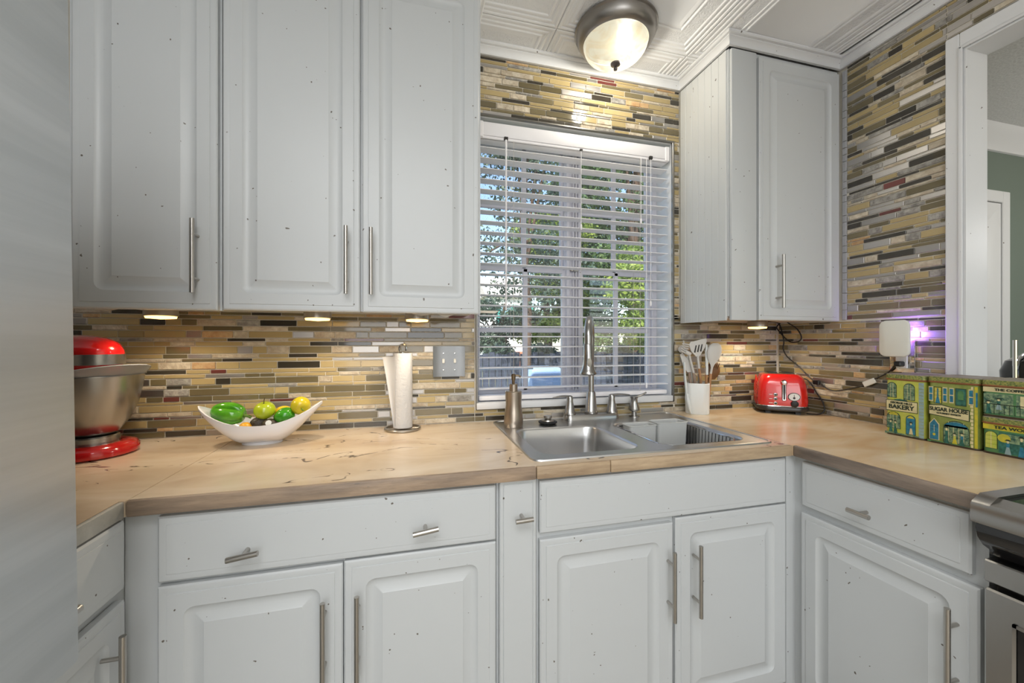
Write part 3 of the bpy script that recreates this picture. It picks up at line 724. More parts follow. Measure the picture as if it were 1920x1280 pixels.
tp = n.nodes.new('ShaderNodeBsdfTransparent'); ms = n.nodes.new('ShaderNodeMixShader'); ms.inputs[0].default_value = .10; ou = n.nodes['Material Output']
n.links.new(b.outputs[0], ms.inputs[1]); n.links.new(tp.outputs[0], ms.inputs[2]); n.links.new(ms.outputs[0], ou.inputs[0])
part('glass_dome', MB().lathe([(.127*math.cos(a), -.054-.082*math.sin(a)) for a in [i*PI/2/14 for i in range(14)]]+[(.004, -.136)], (lx, ly, ZC-.004), 56), dome_m, cl)
part('finial', MB().lathe([(.0, -.134), (.020, -.136), (.019, -.141), (.008, -.147), (.005, -.150), (.008, -.156), (.007, -.162), (.0, -.166)], (lx, ly, ZC-.004)), mat('dark_nickel', (112, 106, 104), .35, 1), cl)
light('dome_bulb', 'POINT', (lx+.04, ly, ZC-.10), 46, (1, .94, .82), .03)

# ------------------------------------------------------------------ fruit bowl
bw = thing('fruit_bowl', 'white boat-shaped ceramic bowl of fruit on the counter', 'bowl', (-.478, 1.500, ZT))
def bowl_pt(u, v, inset=0):
    """u -1..1 along, v -1..1 across (rim to rim through the bottom)"""
    Lh = .183-inset; halfw = max(.0015, .078*(1-abs(u)**2.4)**.62-inset*.8)
    zr_ = .071+.062*abs(u)**2.1; zbm = .006+.118*max(0, (abs(u)-.30)/.70)**1.35
    zbm = min(zbm+inset, zr_-.001); ph_ = v*PI/2
    return Vector((Lh*u, halfw*math.sin(ph_), zr_-(zr_-zbm)*max(0, math.cos(ph_))**.75))
mb = MB(); NU, NV = 40, 20
G0 = [[mb.bm.verts.new(bowl_pt(-1+2*i/NU, -1+2*j/NV)) for j in range(NV+1)] for i in range(NU+1)]
G1 = [[mb.bm.verts.new(bowl_pt(-1+2*i/NU, -1+2*j/NV, .004)) for j in range(NV+1)] for i in range(NU+1)]
for i in range(NU):
    for j in range(NV):
        mb.bm.faces.new((G0[i][j], G0[i+1][j], G0[i+1][j+1], G0[i][j+1])); mb.bm.faces.new((G1[i][j+1], G1[i+1][j+1], G1[i+1][j], G1[i][j]))
    for j in (0, NV): mb.bm.faces.new((G0[i][j], G1[i][j], G1[i+1][j], G0[i+1][j]))
for i in (0, NU):
    for j in range(NV): mb.bm.faces.new((G0[i][j], G0[i][j+1], G1[i][j+1], G1[i][j]))
part('shell', mb, ceramic, bw, world=False, angle=50)
part('foot', MB().lathe([(.0, 0), (.056, 0), (.058, .003), (.052, .010), (.0, .011)], (0.0, 0, 0), 36, sx=1.05, sy=.62), ceramic, bw, world=False)
bw.rotation_euler = (0, 0, .06)
def blob(name, c, r, m, label, cat, lobes=0, squash=(1, 1, 1), rz=0, tilt=(0, 0), dimple=.0, stem=None, seg=40, taper=0):
    t = thing(name, label, cat, c, 0, 'fruit and vegetables in the white bowl')
    MM = Matrix.Rotation(rz, 4, 'Z') @ Matrix.Rotation(tilt[0], 4, 'X') @ Matrix.Rotation(tilt[1], 4, 'Y')
    mb = MB(); rs = []
    for i in range(17):
        th = PI*(i+.15)/16.3; ring = []
        for k in range(seg):
            a = 2*PI*k/seg
            rr = r*(1+((.34*abs(math.cos(a*lobes/2))**.5-.26) if lobes else 0)*math.sin(th)**.7)
            zz = math.cos(th); rad = rr*math.sin(th)*(1-taper*zz*.5)
            if dimple: zz -= dimple*math.exp(-(math.sin(th)/.35)**2)*(1 if zz > 0 else -.6)
            ring.append(MM @ Vector((rad*math.cos(a)*squash[0], rad*math.sin(a)*squash[1], r*zz*squash[2])))
        rs.append(ring)
    mb.rings(rs); part('flesh', mb, m, t, world=False, angle=60)
    if stem: part('stem', MB().tube([MM @ Vector((0, 0, r*squash[2]*(1-dimple)*.93)), MM @ Vector((.002, 0, r*squash[2]+.004)), MM @ Vector((.006, .002, r*squash[2]+.012))], stem[0], 8), stem[1], t, world=False)
    return t
gpep = mat('green_pepper_skin', (104, 180, 40), .15, coat=.5, rgb2=(62, 140, 24), vscale=18)
gapp = mat('green_apple_skin', (182, 196, 40), .2, coat=.6, rgb2=(168, 186, 30), vscale=20)
yapp = mat('yellow_apple_skin', (222, 190, 36), .25, coat=.4, rgb2=(196, 186, 40), vscale=16)
lem = mat('lemon_skin', (236, 196, 40), .35, bump=.3, bscale=160)
orng = mat('orange_skin', (240, 170, 40), .35, bump=.3, bscale=160)
avo = mat('avocado_skin', (74, 62, 46), .4, bump=.8, bscale=120, rgb2=(48, 42, 34), vscale=40)
stemg = mat('green_stem', (110, 140, 50), .6); stemb = mat('brown_stem', (70, 55, 30), .7)
zc_ = ZT
blob('bell_pepper', (-.578, 1.500, zc_+.104), .036, gpep, 'bright green bell pepper lying at the left end of the white bowl', 'pepper', 4, (.95, .95, 1.55), 0, (0, 1.75), .25, (.005, stemg), taper=-.15)
blob('apple', (-.472, 1.500, zc_+.109), .033, gapp, 'yellow-green apple with brown stem, middle of the white bowl', 'apple', 0, (1, 1, .93), .5, (.15, -.15), .22, (.0015, stemb))
blob('apple', (-.362, 1.502, zc_+.120), .0315, yapp, 'yellow apple resting high at the right end of the white bowl', 'apple', 0, (1, 1, .95), 0, (1.9, .3), .2, (.002, stemg))
blob('bell_pepper', (-.410, 1.492, zc_+.089), .030, mat('dark_green_pepper_skin', (62, 148, 30), .15, coat=.5), 'dark green pepper between the two apples in the white bowl', 'pepper', 3, (.9, .9, 1.15), 0, (.3, 1.2), .2, None)
blob('avocado', (-.487, 1.494, zc_+.066), .023, avo, 'dark avocado just left below the green apple in the white bowl', 'avocado', 0, (1, 1, 1.2), 0, (.2, 1.2), 0, None, taper=.3)
blob('avocado', (-.447, 1.478, zc_+.062), .022, avo, 'dark avocado with a pale sticker nearest the front rim of the white bowl', 'avocado', 0, (1, 1, 1.25), 0, (0, 1.5), 0, None, taper=.3)
blob('orange', (-.520, 1.474, zc_+.058), .019, orng, 'orange-yellow fruit just showing over the front rim of the white bowl', 'orange', 0, (1, 1, 1), 0, (0, 0), .05, None)
blob('lemon', (-.425, 1.533, zc_+.095), .024, lem, 'small yellow lemon behind the green apple in the white bowl', 'lemon', 0, (.9, .9, 1.2), 0, (0, 1.4), 0, None)
part('sticker', MB().lathe([(0, 0), (.009, 0), (.009, .0006), (0, .0008)], M=Matrix.Translation((.0, -.0225, .012)) @ Matrix.Rotation(1.15, 4, 'X')), plastic, bpy.data.objects['avocado.001'], world=False)

# ------------------------------------------------------------------ paper towels
px_, py_ = -.024, 1.590
ph = thing('paper_towel_holder', 'steel wire paper towel stand with looped top, left of the switch plate', 'paper towel holder', (px_, py_, ZT))
part('base_ring', MB().tube([(px_+.064*math.cos(a), py_+.064*math.sin(a), ZT+.005) for a in [i*2*PI/36 for i in range(37)]], .005, 10).tube([(px_-.062, py_, ZT+.004), (px_+.062, py_, ZT+.004)], .003), steelh, ph)
pts = [(px_, py_, ZT+.004), (px_, py_, ZT+.30)]; part('post', MB().tube(pts, .004).tube([(px_+.013*math.cos(a), py_, ZT+.314+.016*math.sin(a)) for a in [-.6+i*(PI+1.2)/16 for i in range(17)]], .0035, 8), chrome, ph)
rl = thing('paper_towel_roll', 'nearly used white paper towel roll with a loose sheet, on the steel stand', 'paper towels', (px_, py_, ZT+.01))
part('roll', MB().lathe([(.006, 0), (.0365, 0), (.0365, .286), (.006, .286)], (px_, py_, ZT+.011), 40, cap=False).lathe([(.0365, .286), (.006, .286), (.006, 0), (.0365, 0)], (px_, py_, ZT+.011), 40, cap=False), paper, rl)
mb = MB(); rs = []
for (f, zz) in ((0, .006), (.33, .1), (.66, .19), (1, .272)):
    ring = []
    for t in range(7):
        u = t/6; x = px_-.028-(.006+.042*f)*u; y = py_-.026+.03*u*f+.010*math.sin(u*2.5)
        ring.append(Vector((x, y, ZT+.011+zz)))
    ring += [p+Vector((.0004, .0012, 0)) for p in reversed(ring)]
    rs.append(ring)
mb.rings(rs); part('loose_sheet', mb, mat('paper_sheet', (206, 205, 204), .85), rl)

# ------------------------------------------------------------------ switch plate
sw = thing('switch_plate', 'brushed steel double light switch plate on the tiled wall left of the window', 'switch', (.160, YB-.006, 1.17))
mb = MB(); sx0, sx1, sz0, sz1 = .095, .225, 1.110, 1.236
prof = []
for i in range(13):
    u = i/12; prof.append((sx0+(sx1-sx0)*u, -.007-.0055*(2*u-1)**4))
mb.loft([[(x, YB-.0035+d+.0, z) for x, d in prof]+[(x, YB-.003+.0025, z) for x, d in reversed(prof)] for z in (sz0, sz1)])
pl = part('plate', mb, mat('plate_steel', (146, 148, 150), .42, 1, bump=.06, bscale=150), sw)
for x in (.137, .184):
    part('toggle', B(x-.005, x+.005, YB-.020, YB-.008, 1.166, 1.184, bev=.002), plastic, sw)
    for z in (1.137, 1.206): part('screw', MB().lathe([(0, 0), (.0042, 0), (.003, .002), (0, .0022)], M=Matrix.Translation((x, YB-.0102, z)) @ Matrix.Rotation(PI/2, 4, 'X')), chrome, sw)

# ------------------------------------------------------------------ stand mixer (axis along +X, front at bowl)
mx_, my_ = -.925, 1.470
sm = thing('stand_mixer', 'red stand mixer with steel bowl behind the refrigerator edge', 'mixer', (mx_, my_, ZT))
def stad(hw, xb, xf, z, n=10):
    pts = [(xf+hw*math.cos(a), hw*math.sin(a), z) for a in [-PI/2+PI*i/n for i in range(n+1)]]
    pts += [(xb-hw*.5*math.cos(a), hw*math.sin(a), z) for a in [PI/2-PI*i/n for i in range(n+1)]]
    return [Vector(p) for p in pts]
mb = MB(); mb.rings([stad(.098, -.20, .0, 0), stad(.107, -.20, .0, .006), stad(.108, -.20, .0, .020), stad(.100, -.19, .0, .034), stad(.080, -.18, -.003, .040), stad(.066, -.18, -.004, .038)])
part('base', mb, red, sm, world=False, angle=50)
part('bowl_clamp', MB().lathe([(.0, .036), (.062, .036), (.062, .056), (.058, .06), (.0, .06)], seg=40), steel, sm, world=False)
bwl = part('mixing_bowl', MB().lathe([(.0, .060), (.050, .060), (.062, .070), (.085, .105), (.103, .15), (.113, .20), (.118, .238), (.122, .2385), (.122, .241), (.117, .241), (.112, .20), (.10, .15), (.08, .11), (.05, .075), (.0, .07)], seg=56), steel, sm, world=False, angle=50)
mb = MB(); rs = []
for k in range(13):
    a = -1.9+k*2.9/12; f = math.sin(PI*k/12)
    rs.append([Vector((r_*math.cos(a), r_*math.sin(a), z_)) for r_, z_ in ((.118, .238), (.124+.016*f, .244+.028*f), (.1215+.016*f, .246+.028*f), (.115, .241))])
mb.rings(rs); part('pouring_shield', mb, mat('shield_plastic', (190, 192, 196), .2, trans=.5), bwl, world=False)
mb = MB(); mb.rings([stad(.055, -.22, -.165, .035), stad(.046, -.215, -.165, .12), stad(.045, -.22, -.16, .26)]); part('column', mb, red, sm, world=False, angle=50)
mb = MB(); rs = []
for t in range(19):
    u = t/18; x = -.25+.325*u
    s_ = (math.sin(PI*min(1, u*3.2)/2) if u < .31 else 1)*(math.sqrt(max(0, 1-((u-.62)/.385)**2.6)) if u > .62 else 1)
    hh = .058*max(s_, .03)*(.85+.15*u); ww = .066*max(s_, .03)
    rs.append([Vector((x, ww*math.cos(2*PI*k/28), .306+hh*math.sin(2*PI*k/28))) for k in range(28)])
mb.rings(rs); part('motor_head', mb, red, sm, world=False, angle=60)
mb = MB(); mb.rings([[Vector((a*.0+x_, y_, z_)) for x_, y_ in [(.012+.064*math.cos(q), .0645*math.sin(q)) for q in [i*2*PI/32 for i in range(32)]]] for z_ in (.272, .273, .302, .303)])
part('trim_band', mb, steel, sm, world=False)
mb = MB(); mb.lathe([(.0, .240), (.050, .242), (.058, .252), (.060, .275), (.0, .277)], (.012, 0, 0), 36); part('head_underside', mb, red, sm, world=False)
part('beater_shaft', MB().tube([(0, 0, .25), (0, 0, .12)], .008), chrome, sm, world=False)

# ------------------------------------------------------------------ utensil crock + utensils
ux, uy = 1.330, 1.600
ck = thing('utensil_crock', 'white rounded-square utensil holder on the counter right of the sink', 'utensil holder', (ux, uy, ZT), -.69)
mb = MB(); rr_ = lambda hw, z, r=.016: [Vector((-hw+a, -hw*.85+b, z)) for a, b in rrect(2*hw, 1.7*hw, 0, max(r, .030), 6)]
mb.rings([rr_(.050, 0), rr_(.052, .003), rr_(.0535, .143), rr_(.052, .145), rr_(.050, .143), rr_(.047, .006)]); part('holder', mb, plastic, ck, world=False)
S = .00254; Rv = Vector((fy, -fx, 0)); Fv = Vector((fx, fy, 0)); U0 = Vector((ux, uy, 0))
def W(px, py, d=0): p = U0+Rv*((px-1307)*S)+Fv*d; p.z = 1.2552-(py-640)*S; return p
def slab(outline, d, th=.004, holes=None):
    """flat head, outline in picture-scaled units about the crock, with thickness"""
    mb = MB(); mb.rings([[W(x, y, d-th/2) for x, y in outline], [W(x, y, d+th/2) for x, y in outline]]); return mb
def utensil(name, label, handle, hmat, headmb, headmat, cat='utensil', neck=None, nmat=None, r=.006):
    t = thing(name, label, cat, W(handle[0][0], handle[0][1], handle[0][2]), 0, 'utensils in the white holder')
    part('handle', MB().tube([W(*p) for p in handle], r, 10), hmat, t)
    if neck: part('neck', MB().tube([W(*p) for p in neck], .0052, 8), nmat or headmat, t)
    part('head', headmb, headmat, t, angle=50); return t
utensil('slotted_turner', 'grey slotted silicone turner with wooden handle, widest head in the holder', [(1308, 768, .0), (1312, 715, -.01), (1307, 690, -.02)], wood,
        slab([(1300, 668), (1291, 658), (1287, 646), (1290, 641), (1318, 634), (1320, 638), (1317, 650), (1306, 668)], -.025), silic, neck=[(1307, 691, -.02), (1303, 666, -.025)])
tu = bpy.data.objects['slotted_turner']
for i in range(3): part('slot', slab([(1296+i*5.5, 660-i*1.0), (1299+i*5.5, 647-i*1.0), (1301+i*5.5, 647-i*1), (1298.5+i*5.5, 661-i*1)], -.0278, .0006), darkm, tu)
mb = MB().tube([W(1290, 664, -.02), W(1283, 660, -.022), W(1280, 658, -.024)], .010)
for i in range(5): mb.tube([W(1284+i, 662-i*4, -.024), W(1277, 660-i*4, -.03), W(1270+i*1.2, 657-i*4.5, -.038)], .0032, 6)
utensil('spaghetti_server', 'grey silicone spaghetti server with curled fingers leaning left in the holder', [(1304, 768, .0), (1303, 718, 0), (1298, 698, -.01)], woodg, mb, silic, neck=[(1299, 700, -.01), (1292, 676, -.015), (1288, 663, -.02)])
utensil('spatula', 'grey silicone spatula low at the left side of the holder', [(1300, 768, .012), (1296, 716, .01), (1293, 698, .008)], woodg,
        slab([(1289, 698), (1281, 685), (1275, 665), (1280, 661), (1291, 676), (1297, 697)], .004, .005), silic)
utensil('edge_scraper', 'narrow white silicone scraper standing upright in the middle of the holder', [(1323, 768, .0), (1323, 720, -.005), (1322.5, 702, -.01)], wood,
        slab([(1321, 702), (1319.5, 660), (1321, 645), (1323, 645), (1324.5, 660), (1325, 702)], -.012, .006), silicw)
mb = MB(); rs = []
for (py, w_) in ((690, 1.5), (683, 4), (676, 9), (668, 12.5), (660, 14), (652, 13), (646, 10), (643, 5)):
    cxp = 1331+(690-py)*.14
    rs.append([W(cxp+w_*math.cos(2*PI*k/20), py, -.018+.012*math.sin(2*PI*k/20)*w_/14) for k in range(20)])
mb.rings(rs)
utensil('solid_spoon', 'large pale grey silicone spoon with wooden handle, right side of the holder', [(1327, 768, .0), (1329, 720, -.008), (1330, 700, -.01)], wood, mb, silic, neck=[(1330, 702, -.01), (1332, 684, -.016)])
mb = MB(); rs = []
for (py, w_) in ((712, 3), (706, 9), (698, 13), (690, 13), (683, 9), (678, 4)):
    rs.append([W(1341+w_*math.cos(2*PI*k/16), py, .02+.012*math.sin(2*PI*k/16)*w_/13) for k in range(16)])
mb.rings(rs)
for i in range(5): mb.tube([W(1334+i*3.2, 694, .012), W(1336+i*3.4, 682, .006), W(1333+i*4, 674+i*2, .002)], .0022, 6)
utensil('wooden_pasta_spoon', 'dark brown toothed pasta spoon behind the right side of the holder', [(1318, 768, .015), (1330, 722, .02), (1334, 708, .02)], woodd, mb, woodd)
mb = MB()
for k in range(5):
    a = k*PI/5; mb.tube([W(1314+5.5*math.sin(PI*u)*math.cos(a), 702-40*u if u <= .5 else 702-40*u, .02+.014*math.sin(PI*u)*math.sin(a)) for u in [i/10 for i in range(11)]], .0009, 5)
utensil('whisk', 'steel wire whisk in the middle of the holder behind the turner', [(1313, 768, .015), (1314, 720, .02), (1314, 702, .02)], steelh, mb, steelh)
mb = MB().tube([W(1317, 668, .03), W(1340, 641, .035)], .004)
utensil('masher', 'grey round-headed utensil at the back left of the holder', [(1310, 768, .02), (1300, 700, .025), (1292, 668, .03)], steelh,
        slab([(1284+8*math.cos(a), 655+7*math.sin(a)) for a in [i*2*PI/14 for i in range(14)]], .03, .006), silic)
tg = thing('tongs', 'pale silicone-tipped tongs propped outside the left of the holder', 'tongs', W(1288, 774, -.02))
for dd in (0, .012):
    part('arm', MB().tube([W(1277-dd*100, 678, -.03-dd), W(1278-dd*90, 700, -.03-dd), W(1281-dd*60, 738, -.03-dd)], .004), silicw, tg)
    part('tip', MB().tube([W(1281, 736, -.03-dd), W(1282.5, 748, -.03-dd), W(1286, 764, -.03-dd), W(1289, 773, -.03-dd)], .005, rf=[.005, .009, .008, .0035]), silicw, tg)

# ------------------------------------------------------------------ toaster
th = .908; tx, ty = 1.700, 1.470   # front bottom centre; faces (-cos th,-sin th)
to = thing('toaster', 'red two-slice toaster in the back right corner of the counter', 'toaster', (tx, ty, ZT), th-PI/2)
# local: x right, y back, z up ; front at y=0
def trr(hw, y0, y1, z, r): return [Vector((-hw+a, y0+b, z)) for a, b in rrect(2*hw, y1-y0, 0, r, 6)]
part('base', MB().rings([trr(.092, .003, .177, .012, .04), trr(.104, -.006, .182, .018, .045), trr(.106, -.007, .184, .028, .045), trr(.104, -.004, .180, .034, .045)]), mat('toaster_base_black', (46, 42, 40), .3), to, world=False)
part('foot', MB().box(-.07, -.05, .02, .04, 0, .013).box(.05, .07, .02, .04, 0, .013).box(-.07, -.05, .14, .16, 0, .013).box(.05, .07, .14, .16, 0, .013), blackr, to, world=False)
part('chrome_band', MB().rings([trr(.1035, -.003, .180, .034, .045), trr(.1045, -.004, .181, .036, .045), trr(.1035, -.003, .180, .039, .045)]), chrome, to, world=False)
zz = [(.039, .101, 0), (.06, .103, -.002), (.10, .101, .001), (.14, .096, .005), (.165, .089, .012), (.180, .080, .021), (.186, .070, .032)]
part('shell', MB().rings([trr(h_, y_, .178-y_*.9, z_, .038) for z_, h_, y_ in zz]), redt, to, world=False, angle=60)
for i in range(9):
    z = .055+.012*i; s_ = -1
    part('rib', MB().tube([(-.1012+max(0, z-.1)*.14, .05, z-.016), (-.1035+max(0, z-.1)*.14, .09, z), (-.1012+max(0, z-.1)*.14, .13, z+.02)], .003, 6), redt, to, world=False)
part('top_plate', MB().rings([trr(.066, .036, .146, .186, .03), trr(.062, .04, .142, .190, .028)]), chrome, to, world=False)
for x in (-.032, .032): part('slot', B(x-.016, x+.016, .05, .132, .1895, .1915), blackr, to, world=False)
part('lever_track', B(-.012+.004, .012-.002+.0, -.004, .004, .062, .148, bev=.003), chrome, to, world=False)
part('lever_slot', B(-.0035, .0055, -.005, .004, .068, .143, bev=.002), blackr, to, world=False)
part('lever', MB().lathe([(0, 0), (.012, 0), (.013, .006), (.009, .014), (0, .016)], M=Matrix.Translation((.001, .004, .148)) @ Matrix.Rotation(PI/2, 4, 'X')), chrome, to, world=False)
RX = Matrix.Rotation(PI/2, 4, 'X')
for z in (.090, .070, .050):
    bt = part('button', MB().lathe([(0, 0), (.0085, 0), (.0085, .003), (.006, .0045), (0, .0045)], M=Matrix.Translation((-.033, .002, z)) @ RX), chrome, to, world=False)
    part('button_cap', MB().lathe([(0, .004), (.0052, .004), (.0045, .006), (0, .0062)], M=Matrix.Translation((-.033, .002, z)) @ RX), blackr, bt, world=False)
dl = part('dial_ring', MB().lathe([(0, 0), (.0245, 0), (.0245, .003), (.022, .0045), (0, .0045)], M=Matrix.Translation((.040, .0015, .083)) @ RX, sy=.78, seg=32), blackr, to, world=False)
part('dial_face', MB().lathe([(0, .004), (.0215, .004), (.0215, .0052), (0, .0053)], M=Matrix.Translation((.040, .0015, .083)) @ RX, sy=.78, seg=32), plastic, dl, world=False)
part('needle', B(.0388, .0408, -.0045, -.0034, .080, .094).lathe([(0, .0052), (.005, .0052), (.004, .007), (0, .007)], M=Matrix.Translation((.040, .0015, .078)) @ RX), blackr, dl, world=False)
part('knob', MB().lathe([(0, 0), (.0155, 0), (.015, .010), (.012, .012), (0, .012)], M=Matrix.Translation((.042, .0015, .051)) @ RX), blackr, to, world=False)
def text_obj(name, s, size, M, m, parent, ext=.0003, world=True, xs=1):
    cu = bpy.data.curves.new(name, 'FONT'); cu.body = s; cu.size = size; cu.extrude = ext; cu.align_x = 'CENTER'; cu.align_y = 'CENTER'; cu.offset = size*.02
    t = bpy.data.objects.new(name, cu); C.objects.link(t)
    dg = bpy.context.evaluated_depsgraph_get(); me = bpy.data.meshes.new_from_object(t.evaluated_get(dg)); me.transform(Matrix.Diagonal((xs, 1, 1, 1)))
    bpy.data.objects.remove(t); me.name = name
    me.transform((XF[parent.name].inverted() if world else Matrix()) @ M); me.materials.clear(); me.materials.append(m)
    o = link(bpy.data.objects.new(name, me)); o.parent = parent; XF[o.name] = XF[parent.name]; return o
MT = lambda x, y, z: Matrix.Translation((x, y, z)) @ Matrix.Rotation(PI/2, 4, 'X')
for s, z in (('REHEAT', .090), ('DEFROST', .070), ('CANCEL', .050)): pass
for (w1, z) in ((.013, .091), (.013, .071), (.016, .051)):
    part('button_print', B(-.050-w1/2-.002, -.050+w1/2-.002, -.0021, -.001, z-.0012, z+.0012), plastic, to, world=False)

# cords on the right wall
def cord(name, pts, label, r=.003):
    P = [Vector(p) for p in pts]; out = []
    for i in range(len(P)-1):
        p0, p1, p2, p3 = P[max(i-1, 0)], P[i], P[i+1], P[min(i+2, len(P)-1)]
        for k in range(6):
            t = k/6; out.append(.5*((2*p1)+(p2-p0)*t+(2*p0-5*p1+4*p2-p3)*t*t+(3*p1-p0-3*p2+p3)*t**3))
    out.append(P[-1]); return solo(name, MB().tube(out, r, 8), cordm, label, 'cord', loc=tuple(P[0]))
X = 1.862
c_ = cord('lamp_cord', [(1.63, 1.50, 1.349), (1.75, 1.56, 1.352), (X, 1.636, 1.344), (X, 1.618, 1.295), (X, 1.61, 1.251), (X, 1.614, 1.219), (X, 1.592, 1.179), (X, 1.538, 1.139), (X, 1.498, 1.103), (X, 1.48, 1.086), (X, 1.452, 1.070)],
     'black cord dropping from the corner cabinet to its plug beside the toaster')
part('plug', B(X-.010, X+.006, 1.425, 1.455, 1.052, 1.072, bev=.003), cordm, c_, label='black plug')
cord('looped_cord', [(X, 1.590, 1.352), (X, 1.538, 1.316), (X, 1.516, 1.274), (X, 1.538, 1.253), (X, 1.584, 1.258), (X-.004, 1.640, 1.316), (X-.004, 1.645, 1.334), (X-.002, 1.63, 1.350)],
     'black cord hanging in a loop below the corner cabinet')
c_ = cord('extension_cord', [(X, 1.424, 1.060), (X, 1.389, 1.037), (X, 1.341, 1.035), (X, 1.238, 1.071), (X, 1.209, 1.095), (X, 1.154, 1.131), (X-.004, 1.125, 1.163), (X-.01, 1.10, 1.168)],
     'black cord running along the tiles from the plug to the wall outlet')
part('cord_tag', B(X-.004, X+.001, 1.195, 1.245, 1.073, 1.095, bev=.002, M=Matrix.Translation((0, 1.22, 1.084)) @ Matrix.Rotation(-.5, 4, 'X') @ Matrix.Translation((0, -1.22, -1.084))), plastic, c_, label='white paper tag')
toaster_cord = cord('cord', [(1.80, 1.53, 1.055), (X-.01, 1.50, 1.075), (X, 1.472, 1.056), (X, 1.441, 1.012), (X, 1.414, .975), (X, 1.405, .937), (X-.02, 1.415, .9175), (1.80, 1.44, .9175)], 'black power cord of the toaster curling down to the counter')
for k_ in ('label', 'category'): del toaster_cord[k_]
toaster_cord.data.transform(XF[to.name].inverted() @ Matrix.Translation(toaster_cord.location)); toaster_cord.location = (0, 0, 0); toaster_cord.parent = to

# ------------------------------------------------------------------ outlet with night light
ol = thing('wall_outlet', 'chrome-framed white wall outlet behind the painted tins', 'outlet', (XR-.006, 1.11, 1.19))
part('cover_plate', B(XR-.010, XR-.001, 1.070, 1.152, 1.135, 1.262, bev=.003, seg=2), chrome, ol)
part('receptacle', B(XR-.013, XR-.009, 1.092, 1.130, 1.150, 1.245, bev=.002), plastic, ol)
part('plug', B(XR-.040, XR-.012, 1.098, 1.122, 1.158, 1.178, bev=.004), cordm, ol, label='black plug in the lower socket')
nl = thing('night_light', 'white square plug-in night light glowing purple on the right wall', 'night light', (1.845, 1.115, 1.20))
mb = MB(); rs = []
for x, ins in ((1.838, .003), (1.832, 0), (1.826, .001), (1.824, .004)):
    rs.append([Vector((x, 1.063+a, 1.196+b)) for a, b in rrect(.100, .142, ins, .022, 6)])
mb.rings(rs); part('shade', mb, mat('night_light_shade', (226, 226, 218), .4), nl)
part('socket_body', B(1.838, XR-.012, 1.09, 1.13, 1.205, 1.255, bev=.004), plastic, nl)
part('led_strip', B(1.8385, 1.843, 1.070, 1.084, 1.262, 1.278), mat('purple_led', (130, 70, 255), .4, emit=6), nl)
light('night_light_led', 'POINT', (1.845, 1.083, 1.285), .45, (.34, .16, 1), .008)

# ------------------------------------------------------------------ painted tins
tk = mat('tin_ink', (36, 52, 40), .45); trust = mat('tin_rust_band', (146, 92, 52), .5, var=.3, vscale=40); tgold = mat('tin_cream', (222, 210, 160), .45, var=.15, vscale=60)
tblue = mat('tin_blue', (54, 136, 160), .4, rgb2=(36, 100, 128), vscale=90); tteal = mat('tin_teal', (60, 122, 108), .4, rgb2=(30, 78, 66), vscale=110)
tyel = mat('tin_yellow', (214, 196, 52), .4, rgb2=(180, 176, 60), vscale=60); tlime = mat('tin_lime', (172, 188, 66), .4, rgb2=(198, 196, 96), vscale=40)
tolive = mat('tin_olive', (150, 160, 84), .4, rgb2=(120, 136, 66), vscale=40); tgreen = mat('tin_green', (92, 140, 84), .4, rgb2=(66, 116, 78), vscale=50)
ttop = mat('tin_lid_top', (150, 140, 122), .5, var=.2, vscale=30); tbrick = mat('tin_brick_print', (176, 172, 92), .45, rgb2=(70, 100, 60), vscale=220)
tstone = mat('tin_stone_blue', (150, 176, 176), .45, var=.2, vscale=60); tscene = mat('tin_scene_print', (150, 172, 130), .45, rgb2=(28, 78, 70), vscale=120)
